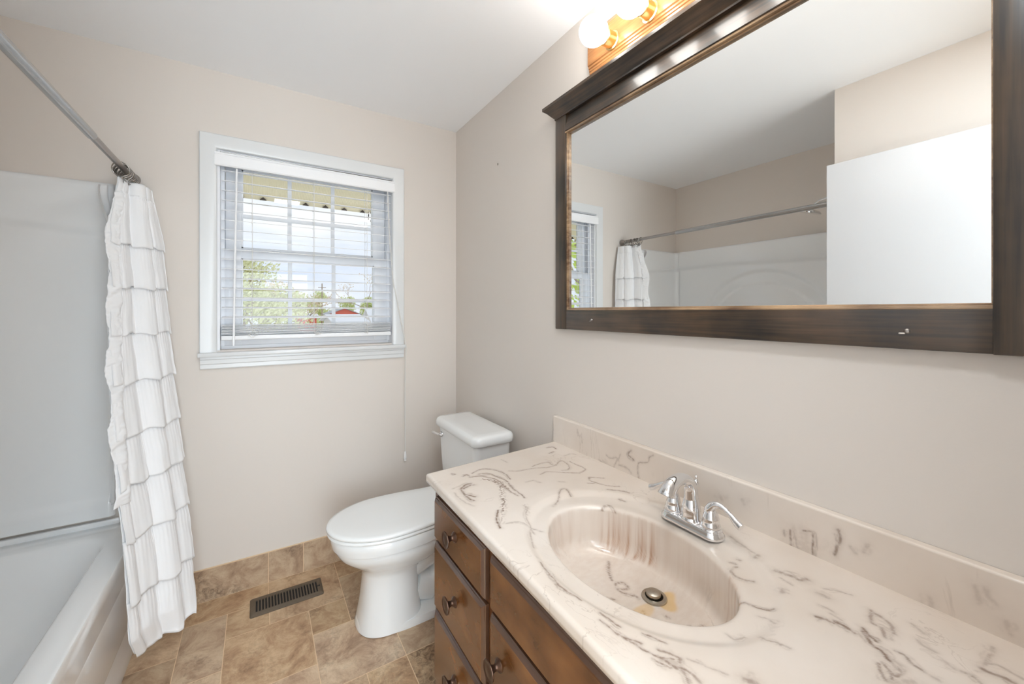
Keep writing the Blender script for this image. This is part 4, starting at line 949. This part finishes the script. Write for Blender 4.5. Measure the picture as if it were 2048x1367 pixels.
# ================================================================== moulded surround (one continuous shell with ledge and arch relief)
def build_surround():
    x1, x0, ya, yb = -1.548, -2.196, -.003, -1.457
    rad = .055; path = []   # (x, y, nx, ny, tag, s)
    def line(p, q, n, nm):
        for k in range(n): t = k / n; path.append((p[0] + (q[0] - p[0]) * t, p[1] + (q[1] - p[1]) * t, nm, None))
    pts = []
    n1 = 90; n2 = 170
    for k in range(n1): t = k / n1; pts.append((x1 + (x0 + rad - x1) * t, ya, 0, -1, 'b'))
    for k in range(14): a = math.radians(90 * k / 14); pts.append((x0 + rad - rad * math.sin(a), ya - rad + rad * math.cos(a), math.sin(a), -math.cos(a), 'c'))
    for k in range(n2): t = k / n2; pts.append((x0, ya - rad + (yb + rad - ya + rad) * t, 1, 0, 'l'))
    for k in range(14): a = math.radians(90 * k / 14); pts.append((x0 + rad - rad * math.cos(a), yb + rad - rad * math.sin(a), math.cos(a), math.sin(a), 'c'))
    for k in range(n1 + 1): t = k / n1; pts.append((x0 + rad + (x1 - x0 - rad) * t, yb, 0, 1, 'p'))
    zs_ = [.482] + [.482 + (1.853 - .482) * k / 190 for k in range(1, 190)] + [1.853]
    def ss(a, b_, x): t = min(1, max(0, (x - a) / (b_ - a))); return t * t * (3 - 2 * t)
    V = []; 
    for (x, y, nx, ny, w_) in pts:
        for z in zs_:
            d = .010 + (.012 if w_ == 'l' else 0)
            # upper band stands proud above the ledge
            if w_ == 'b': zl = 1.66 + .04 * ss(-1.60, -2.1, -(-x)) if False else 1.650 + .055 * min(1, max(0, (-1.56 - x) / .55))
            elif w_ == 'p': zl = 1.650 + .055 * min(1, max(0, (-1.56 - x) / .55))
            else: zl = 1.705 + .012 * math.sin((y + .73) * 4)
            d += .016 * ss(zl - .030, zl + .006, z)
            # top flange rolls back to the wall
            d -= .010 * ss(1.838, 1.853, z)
            # bottom skirt
            d += .010 * (1 - ss(.53, .57, z))
            if w_ == 'l':
                # arched recess
                cy_, a_, zc, h_ = -.745, .50, 1.18, .480
                e = math.sqrt(((y - cy_) / a_) ** 2 + (max(0, z - zc) / h_) ** 2)
                d -= .018 * (1 - ss(.90, .985, e)) * ss(.60, .68, z)
                e2 = math.sqrt(((y - cy_) / (a_ * .80)) ** 2 + (max(0, z - zc) / (h_ * .78)) ** 2)
                d += .012 * (1 - ss(.93, 1.0, e2)) * ss(.66, .74, z)
            if w_ in 'bp':
                e = math.sqrt(((x + 1.87) / .27) ** 2 + (max(0, z - 1.18) / .36) ** 2)
                d -= .002 * (1 - ss(.80, .985, e)) * ss(.60, .68, z)
                # outer vertical edge flange
                d -= .012 * (1 - ss(x1 - .012, x1 - .012 - .02, x)) if False else .008 * max(0, min(1, (x - (x1 - .02)) / .02)) ** 2
            V.append((x + nx * d, y + ny * d, z))
    m_ = len(zs_); n = len(pts); Fc = []
    for i in range(n - 1):
        for j in range(m_ - 1): Fc.append((i * m_ + j, (i + 1) * m_ + j, (i + 1) * m_ + j + 1, i * m_ + j + 1))
    b = MB(); b.add(V, Fc)
    # close the outer edges and top back to the wall
    o = len(b.v)
    top = [i * m_ + m_ - 1 for i in range(n)]
    W2 = [(pts[i][0], pts[i][1], 1.8535) for i in range(n)]; b.v += W2
    for i in range(n - 1): b.f.append((top[i], top[i + 1], o + i + 1, o + i))
    for e_, ii in ((0, 0), (n - 1, n - 1)):
        o = len(b.v); b.v += [(pts[ii][0] + .0015, pts[ii][1], z) for z in zs_]
        for j in range(m_ - 1): b.f.append((ii * m_ + j, ii * m_ + j + 1, o + j + 1, o + j))
    ob = b.build('tub_surround', M_acry, None, ang=0, recalc=False)
    ob.data.flip_normals() if False else None
    tag(ob, 'glossy white moulded tub surround lining the alcove walls above the tub', 'tub surround')
build_surround()

# shower head on the alcove end wall
sh = thing('shower_fixture', (-1.83, -1.458, 1.97), 'chrome shower head on a bent arm, seen under the rod in the mirror', 'shower head')
b = MB(); b.lathe([(.030, 0), (.031, .004), (.018, .012), (.010, .014)], (-1.83, -1.459, 2.00), 'y', 24); b.build('wall_flange', M_chrome, sh)
b = MB(); b.tube([(-1.83, -1.455, 2.00), (-1.83, -1.34, 2.005), (-1.83, -1.25, 1.990), (-1.83, -1.205, 1.962)], .0085, 12); b.build('shower_arm', M_chrome, sh)
b = MB(); ctr = Vector((-1.83, -1.205, 1.962)); dd_ = Vector((0, .30, -.95)).normalized()
b.tube([ctr, ctr + dd_ * .012, ctr + dd_ * .020, ctr + dd_ * .030, ctr + dd_ * .036, ctr + dd_ * .037], [.012, .016, .050, .062, .062, .055], 28); b.build('spray_face', M_chrome, sh)

# ================================================================== curtain rod, rings, curtain
rod = thing('shower_curtain_rod', (-1.49, -.73, 1.885), 'satin steel tension rod spanning the tub alcove above the curtain', 'curtain rod')
RX, RZZ = -1.490, 1.886
b = MB(); b.tube([(RX, -.010, RZZ), (RX, -.55, RZZ)], .0110, 20); b.build('inner_tube', M_nickel2, rod)
b = MB(); b.tube([(RX, -.512, RZZ), (RX, -.512, RZZ), (RX, -1.452, RZZ)], [.0125, .0137, .0137], 20); b.build('outer_tube', M_nickel, rod)
b = MB(); b.lathe([(.0225, -.001), (.0235, -.006), (.0225, -.020), (.0170, -.030), (.0145, -.042), (.0118, -.044)], (RX, 0, RZZ), 'y', 28); b.build('end_cap', M_nickel2, rod)
b = MB(); b.lathe([(.0225, 0), (.0235, .006), (.0225, .020), (.0170, .030), (.0140, .040)], (RX, -1.459, RZZ), 'y', 28); b.build('end_cap', M_nickel2, rod)
ring0 = None; rnd = random.Random(5)
ring_y = [-.055 - .0125 * k for k in range(12)]
for k, y in enumerate(ring_y):
    R_ = .0255; pts = []
    tl = rnd.uniform(-.012, .014); cz = RZZ - .0125
    for q in range(29):
        a = math.radians(100 + 340 * q / 28); pts.append((RX + R_ * math.cos(a), y + tl * math.sin(a), cz + R_ * math.sin(a)))
    pts += [(RX + .004, y + tl * .5, cz - R_ - .004)] if False else []
    b = MB(); b.tube(pts, .0020, 8)
    # pear-shaped tail hooked through the curtain eyelet, with little roller beads on top
    b.tube([(RX - .002, y - tl, cz - R_ + .001), (RX + .005, y - tl * 1.3, cz - R_ - .008), (RX + .010, y - .002, cz - R_ - .014), (RX + .014, y - .006, cz - R_ - .012)], .0014, 8)
    for q in (60, 80, 100, 120):
        a = math.radians(q); b.lathe([(.0006, -.0028), (.0026, -.0014), (.0028, 0), (.0026, .0014), (.0006, .0028)], (RX + R_ * math.cos(a), y + tl * math.sin(a), cz + R_ * math.sin(a)), 'z', 8)
    o = b.build('curtain_ring', M_ringm, None, ang=60)
    tag(o, 'small dark chrome curtain ring bunched with others at the wall end of the rod', 'curtain ring', 'curtain rings bunched on the rod')

cur = thing('shower_curtain', (-1.45, -.2, 1.86), 'white ruffled tier shower curtain gathered against the back wall beside the tub', 'shower curtain')
def lerp_tab(tab, z):
    # tab rows (z, x, y), descending z
    if z >= tab[0][0]: return tab[0][1], tab[0][2]
    for a, b_ in zip(tab, tab[1:]):
        if a[0] >= z >= b_[0]:
            t = (a[0] - z) / (a[0] - b_[0]); return a[1] + (b_[1] - a[1]) * t, a[2] + (b_[2] - a[2]) * t
    return tab[-1][1], tab[-1][2]
LT = [(1.82, -1.504, -0.19), (1.67, -1.522, -0.215), (1.573, -1.52, -0.235), (1.368, -1.511, -0.25), (1.276, -1.512, -0.27), (1.115, -1.501, -0.31), (0.962, -1.485, -0.36), (0.699, -1.458, -0.42), (0.534, -1.438, -0.445), (0.407, -1.428, -0.46), (0.214, -1.418, -0.47), (0.1, -1.41, -0.395)]
RT = [(1.876, -1.430, -.030), (1.803, -1.422, -.030), (1.676, -1.404, -.032), (1.613, -1.394, -.036), (1.494, -1.388, -.040), (1.267, -1.373, -.050), (1.074, -1.357, -.070), (.906, -1.338, -.10), (.681, -1.316, -.14), (.496, -1.291, -.19), (.275, -1.273, -.23), (.146, -1.262, -.26), (.095, -1.262, -.30)]
NF = 1.7
def cur_pt(u, z, extra=0.0, ph=0.0, fl=0.0, side=0):
    """u 0 (left/front edge) .. 1 (wall edge)"""
    lx, ly = lerp_tab(LT, z); rx, ry = lerp_tab(RT, z)
    dx, dy = rx - lx, ry - ly; L = math.hypot(dx, dy); tx, ty = dx / L, dy / L; nx, ny = ty, -tx      # n points into the room (toward +x, -y)
    dn = (1.88 - z) / 1.8
    amp = .020 + .005 * dn
    w = math.sin(2 * math.pi * (NF * max(u, 0) ** .9 + .12) + ph + .5 * math.sin(3.1 * z)) * .6 + .4 * math.sin(2 * math.pi * 3.3 * u + 1.1 + .8 * z)
    w *= (.35 + .65 * max(0.0, math.sin(math.pi * min(1, max(0, u)))) ** .6)
    slide = .008 * math.sin(2 * math.pi * 2 * NF * u)
    off = amp * w + extra
    x = lx + dx * u + tx * slide + nx * off; y = ly + dy * u + ty * slide + ny * off
    return x, min(y, -.012), z
def sheet(b, z0, z1, off0, off1, nz_, seed, nu=150, u0=0., u1=1., hem=0.0, gather=.0):
    rr = random.Random(seed); ph = [rr.uniform(0, 6.28) for _ in range(6)]
    V = []
    for j in range(nz_ + 1):
        t = j / nz_
        for i in range(nu + 1):
            u = u0 + (u1 - u0) * i / nu
            zt = z0 + (z1 - z0) * t + hem * t * (math.sin(2 * math.pi * 2.2 * u + ph[0]) * .6 + math.sin(2 * math.pi * 5.1 * u + ph[1]) * .4)
            fl = off0 + (off1 - off0) * (t ** .7)
            g = gather * math.exp(-t * 3.2) * math.sin(2 * math.pi * 34 * u + ph[2] + 3 * math.sin(9 * u)) 
            rip = .0012 * t * (math.sin(2 * math.pi * 7.3 * u + ph[3] + t) + .6 * math.sin(2 * math.pi * 13.1 * u + ph[4]))
            cr_ = .0018 * noise.noise(Vector((u * 9, zt * 22, seed)))
            V.append(cur_pt(u, zt, fl + g + rip + cr_ * 1.5))
    Fc = [(j * (nu + 1) + i, j * (nu + 1) + i + 1, (j + 1) * (nu + 1) + i + 1, (j + 1) * (nu + 1) + i) for j in range(nz_) for i in range(nu)]
    b.add(V, Fc)
def clothobj(b, name, parent, th=.0012):
    o = b.build(name, M_cloth, parent, ang=0, recalc=False)
    md = o.modifiers.new('thickness', 'SOLIDIFY'); md.thickness = th; md.offset = 0
    return o
b = MB(); sheet(b, 1.843, .135, 0, 0, 120, 1, 150); clothobj(b, 'backing_cloth', cur)
b = MB(); sheet(b, 1.845, 1.785, .0035, .0045, 10, 2, 150); clothobj(b, 'header_band', cur)
tz = [1.795, 1.585, 1.418, 1.238, 1.058, .872, .705, .530, .330, .125]
for k in range(9):
    b = MB(); sheet(b, tz[k] + (.012 if k else 0), tz[k + 1], .004, .0165 + .002 * (k % 2), 26, 10 + k, 260, -.01, 1.012, hem=.008, gather=.0010); clothobj(b, 'ruffle', cur)
# narrow gathered edge strip down the open side of the curtain
b = MB(); V = []; nzq = 420
for j in range(nzq + 1):
    z = 1.78 - (1.78 - .66) * j / nzq
    for i in range(13):
        q = i / 12; wv = .0065 * noise.noise(Vector((j * .085, q * 1.6, 3.3))) + .0035 * noise.noise(Vector((j * .24, q * 2.5, 9.1)))
        x, y, zz = cur_pt(-.035 + .155 * q + .02 * math.sin(j * .07), z + .004 * math.sin(q * 3), .0165 + wv - .008 * (1 - q) ** 2)
        V.append((x, y, zz))
b.add(V, [(j * 13 + i, j * 13 + i + 1, (j + 1) * 13 + i + 1, (j + 1) * 13 + i) for j in range(nzq) for i in range(12)])
clothobj(b, 'gathered_edge', cur)
for u in (.12, .30):
    b = MB(); x, y, z = cur_pt(u, 1.832, .0052); b.lathe([(.0045, -.001), (.0055, 0), (.0045, .001)], (x, y, z), 'x', 14, caps=False)
    b.build('eyelet', M_ringm, cur)
# plain liner hanging inside the tub behind it
b = MB(); V = []; nu, nzz = 60, 80
for j in range(nzz + 1):
    t = j / nzz; sh_ = .075 * math.exp(-(t / .10) ** 2)
    for i in range(nu + 1):
        u = i / nu; z = 1.845 - .045 * u - t * 1.25; w_ = .035 + sh_ * 1.9
        y = -.040 - w_ * u - .010 * t; x = -1.528 - .012 * t + .008 * math.sin(2 * math.pi * 3.3 * u + t * 1.4) - .022 * u * math.exp(-((t - .03) / .10) ** 2)
        V.append((x, y, z))
b.add(V, [(j * (nu + 1) + i, j * (nu + 1) + i + 1, (j + 1) * (nu + 1) + i + 1, (j + 1) * (nu + 1) + i) for j in range(nzz) for i in range(nu)])
o = b.build('shower_liner', M_liner, None, ang=0, recalc=False); md = o.modifiers.new('thickness', 'SOLIDIFY'); md.thickness = .0006
tag(o, 'plain thin white liner hanging inside the tub behind the ruffled curtain', 'shower liner')

# ================================================================== floor register
vx0, vx1, vy0, vy1 = -1.074, -.780, -.238, -.104
fr_ = thing('floor_vent', ((vx0 + vx1) / 2, (vy0 + vy1) / 2, 0), 'brown metal slotted floor register set in the tiles by the back wall', 'floor vent')
b = MB(); bx0, bx1, by0, by1 = vx0 + .020, vx1 - .020, vy0 + .025, vy1 - .025
R_ = [rrect((vx0 + vx1) / 2, (vy0 + vy1) / 2, (vx1 - vx0) / 2 - g, (vy1 - vy0) / 2 - g, .010, z, 6) for g, z in ((0, .0005), (0, .0025), (.006, .0060))]
n = len(R_[0])
inner = rrect((bx0 + bx1) / 2, (by0 + by1) / 2, (bx1 - bx0) / 2, (by1 - by0) / 2, .001, .0065, 6)
b.loft(R_ + [inner, [(p[0], p[1], .001) for p in inner]], True, False, False); b.build('register_frame', M_vent, fr_, ang=30)
b = MB(); ns = 21; pw = (bx1 - bx0) / ns
for k in range(ns + 1):
    x = bx0 + pw * k; b.box((x - pw * .21, by0 - .001, .0020), (x + pw * .21, by1 + .001, .0064), .0006, 1)
b.build('grille', M_vent, fr_)
b = MB(); b.box((bx0 - .001, by0 - .001, .0004), (bx1 + .001, by1 + .001, .0012)); b.build('duct_dark_sheet', M_black, fr_, smooth=False)  # black sheet painted in for the shade below the slots
b = MB(); b.box((vx1 - .022, (vy0 + vy1) / 2 - .004, .0055), (vx1 - .010, (vy0 + vy1) / 2 + .004, .0085), .001, 1); b.build('damper_lever', M_black, fr_)

# ================================================================== outside
M_awn = mat('cream_awning_metal', srgb(248, 238, 205), 0.5, noise_amt=0.03, noise_scale=12)
M_dark = mat('dark_metal_and_gaps', srgb(60, 50, 40), 0.6, noise_amt=0.1)
M_gravel = mat('pale_ground', srgb(226, 224, 216), 0.9, noise_amt=0.1, noise_scale=.4)
M_red = mat('red_siding', srgb(226, 120, 98), 0.7, noise_amt=0.04, noise_scale=2)
M_roofw = mat('white_roof', srgb(236, 238, 240), 0.6, noise_amt=0.02)
M_roofg = mat('grey_roof', srgb(176, 178, 180), 0.7, noise_amt=0.04)
M_wallh = mat('pale_siding', srgb(232, 232, 228), 0.7, noise_amt=0.02)
M_bark = mat('grey_brown_bark', srgb(176, 160, 142), 0.9, noise_amt=0.2, noise_scale=9)
M_leafb = mat('bright_green_leaf', srgb(214, 240, 120), 0.6, noise_amt=0.25, noise_scale=3)
M_leafo = mat('olive_leaf', srgb(222, 222, 172), 0.7, noise_amt=0.25, noise_scale=1.5)
M_leafp = mat('pale_bud', srgb(236, 220, 190), 0.7, noise_amt=0.2, noise_scale=1.5)
M_leafg = mat('spring_green_leaf', srgb(226, 232, 176), 0.7, noise_amt=0.2, noise_scale=.7)
GZ = -3.0
b = MB(); b.box((-60, .6, GZ - .2), (80, 120, GZ)); struct(b.build('ground_yard', M_gravel, smooth=False))
# ribbed metal awning over the window
aw = thing('window_awning', (-.5, .5, 2.3), 'cream ribbed metal awning above the window outside', 'awning')
b = MB(); prof = []
X0, X1 = -2.0, -.255; n_ = int((X1 - X0) / .010)
V = []
for i in range(n_ * 2 + 1):
    x = X0 + (X1 - X0) * i / (n_ * 2); dz = .0022 * (i % 2)
    V += [(x, .16, 2.40 + dz), (x, .97, 2.130 + dz), (x, .985, 2.098)]
Fc = []
for i in range(n_ * 2):
    for j in range(2): Fc.append((i * 3 + j, i * 3 + j + 1, (i + 1) * 3 + j + 1, (i + 1) * 3 + j))
b.add(V, Fc); o = b.build('ribbed_sheet', M_awn, aw, ang=5, recalc=False); md = o.modifiers.new('t', 'SOLIDIFY'); md.thickness = .002
x = X1 - .10
while x > X0 + .05:
    b = MB(); b.add([(x - .020, .990, 2.0985), (x + .020, .990, 2.0985), (x, .990, 2.118), (x - .020, .972, 2.0985), (x + .020, .972, 2.0985), (x, .972, 2.118)], [(0, 1, 2), (5, 4, 3), (0, 3, 4, 1), (1, 4, 5, 2), (2, 5, 3, 0)])
    b.build('rib_gap_shade', M_dark, aw, smooth=False); x -= .132  # solid dark triangles stand in for the shaded gaps along the edge
b = MB(); b.tube([(X1 - .01, .96, 2.12), (X1 - .03, .96, 2.06), (X1 - .04, .96, 2.03)], .006, 6); b.tube([(X1 - .005, .965, 2.105), (X1 - .055, .965, 2.100), (X1 - .06, .95, 2.04)], .005, 6); b.build('bracket', M_dark, aw)

def house(name, label, x0, x1, y0, y1, zr, ze, wm, rm, along='x', vents=(), over=.3):
    h_ = thing(name, ((x0 + x1) / 2, (y0 + y1) / 2, GZ), label, 'house' if name == 'house' else 'shed')
    b = MB()
    if along == 'x':
        ym = (y0 + y1) / 2
        b.prism([(y0, GZ), (y1, GZ), (y1, ze), (ym, zr - .05), (y0, ze)], 0, x0, x1); b.build('wall', wm, h_, smooth=False)
        s_ = (zr - ze) / (ym - y0); b = MB()
        b.prism([(y0 - over, ze - over * s_), (y0 - over, ze - over * s_ + .08), (ym, zr + .08), (y1 + over, ze - over * s_ + .08), (y1 + over, ze - over * s_), (ym, zr)], 0, x0 - over, x1 + over); b.build('roof', rm, h_, smooth=False)
    else:
        xm = (x0 + x1) / 2
        b.prism([(x0, GZ), (x1, GZ), (x1, ze), (xm, zr - .03), (x0, ze)], 1, y0, y1); b.build('wall', wm, h_, smooth=False)
        s_ = (zr - ze) / (xm - x0); b = MB()
        b.prism([(x0 - over, ze - over * s_), (x0 - over, ze - over * s_ + .07), (xm, zr + .07), (x1 + over, ze - over * s_ + .07), (x1 + over, ze - over * s_), (xm, zr)], 1, y0 - .15, y1 + .15); b.build('roof', rm, h_, smooth=False)
    for (vx, vy, vz) in vents:
        b = MB(); b.tube([(vx, vy, vz - .3), (vx, vy, vz)], .10, 10); b.lathe([(.20, 0), (.20, .06), (.02, .16)], (vx, vy, vz), 'z', 12); b.build('roof_vent', M_roofg, h_)
    return h_
house('house', 'long white roofed house with two small roof vents, left of the view outside', -9, .35, 21, 27, 1.22, .25, M_wallh, M_roofw, 'x', ((-1.6, 23.2, 1.24), (-.45, 23.2, 1.22)))
house('house', 'pale house with white roof edge in front of the red gabled shed', 3.35, 5.2, 27, 33, 1.02, .6, M_wallh, M_roofw, 'x')
house('shed', 'red gabled shed with a pointed roof outside the window', 5.5, 8.4, 45, 50, 1.62, 1.05, M_red, M_roofg, 'y', over=.35)
house('shed', 'low red shed to the left of the red gabled shed', .6, 3.6, 40, 44, .98, .70, M_red, M_roofw, 'x')
house('house', 'white roofed house at the right edge of the view outside', 7.4, 14, 33, 38, 1.45, .2, M_wallh, M_roofw, 'x')
b = MB(); b.tube([(4.2, 41, GZ), (4.2, 41, 4.05)], [.07, .05], 10); b.box((3.85, 40.97, 3.62), (4.55, 41.03, 3.68)); b.box((3.98, 40.97, 3.35), (4.42, 41.03, 3.40))
o = b.build('utility_pole', M_bark); tag(o, 'wooden utility pole with crossarm standing behind the sheds outside', 'utility pole')

def leaves(b, c, rx, ry, rz, n, size, rnd, shell=.55):
    for _ in range(n):
        while True:
            v = Vector((rnd.uniform(-1, 1), rnd.uniform(-1, 1), rnd.uniform(-1, 1)))
            if shell < v.length < 1: break
        p = Vector((c[0] + v.x * rx, c[1] + v.y * ry, c[2] + v.z * rz)); s_ = size * rnd.uniform(.6, 1.4)
        a = Vector((rnd.gauss(0, 1), rnd.gauss(0, 1), rnd.gauss(0, 1))).normalized(); q = a.orthogonal().normalized(); r_ = a.cross(q)
        b.add([p - q * s_, p - r_ * s_ * .5, p + q * s_, p + r_ * s_ * .5], [(0, 1, 2, 3)])
def branch(b, p, d, L, r, depth, rnd, tips):
    q = p + d * L; mid = p + d * L * .5 + Vector((rnd.uniform(-1, 1), rnd.uniform(-1, 1), rnd.uniform(-.5, .5))) * L * .08
    b.tube([p, mid, q], [r, r * .85, r * .65], 6)
    tips.append(q)
    if depth == 0: return
    for _ in range(rnd.choice((2, 3, 3))):
        nd = (d + Vector((rnd.uniform(-1, 1), rnd.uniform(-1, 1), rnd.uniform(-.45, .8))) * .85).normalized()
        branch(b, q, nd, L * rnd.uniform(.62, .82), r * .62, depth - 1, rnd, tips)
def tree(name, label, base, hgt, spread, lm, seed, ln=14, ls=.10, depth=4, cat='tree', group=None, tr=.12, crx=.5):
    rnd = random.Random(seed); t = thing(name, base, label, cat, group)
    b = MB(); tips = []; branch(b, Vector(base), Vector((rnd.uniform(-.1, .1), 0, 1)).normalized(), hgt * .36, tr, depth, rnd, tips); b.build('trunk', M_bark, t, recalc=False)
    b = MB()
    for p in tips[max(1, len(tips) // 12):]: leaves(b, p, crx, crx, crx * .7, ln, ls, rnd, .1)
    b.build('foliage', lm, t, smooth=False, recalc=False)
    return t
tree('tree', 'large bare-branched tree with pale olive buds, left of the view outside', (-1.7, 14.2, GZ), 5.2, 2, M_leafo, 11, 34, .06, 5, crx=.5)
tree('tree', 'pale tan budding tree beyond the white roofed house outside', (.2, 31.5, GZ), 5.4, 2, M_leafp, 23, 10, .08, 5, crx=.45)
tree('tree', 'bright green leafy tree close to the left of the window outside', (-3.75, 3.9, GZ), 6.3, 2, M_leafb, 5, 34, .055, 4, crx=.34)
tree('tree', 'thin budding tree at the right edge of the view outside', (10.2, 42.0, GZ), 8.6, 2, M_leafp, 31, 6, .09, 5, crx=.5)
labs = 'row of yellow green spring trees along the horizon'
rnd = random.Random(77)
bx = [-3.5, -.2, 3.1, 6.4, 9.7, 13.0]
kinds = ['farthest left, behind the olive tree', 'second from the left, beyond the white roofed house', 'just left of the utility pole', 'directly behind the utility pole', 'behind the red gabled shed', 'farthest right, right of the red gable']
for k, x in enumerate(bx):
    Y_ = 60.0
    t = thing('spring_tree', (x, Y_, GZ), 'yellow green spring tree on the horizon, ' + kinds[k], 'tree', labs)
    hh = rnd.uniform(6.8, 7.9); b = MB(); b.tube([(x, Y_, GZ), (x, Y_, GZ + hh * .6)], [.2, .08], 6); b.build('trunk', M_bark, t)
    b = MB()
    for q in range(14): leaves(b, (x + rnd.uniform(-.75, .75), Y_ + rnd.uniform(-.6, .6), GZ + hh * rnd.uniform(.25, .86)), .85, .9, .8, 240, .13, rnd, .2)
    b.build('foliage', M_leafg, t, smooth=False, recalc=False)
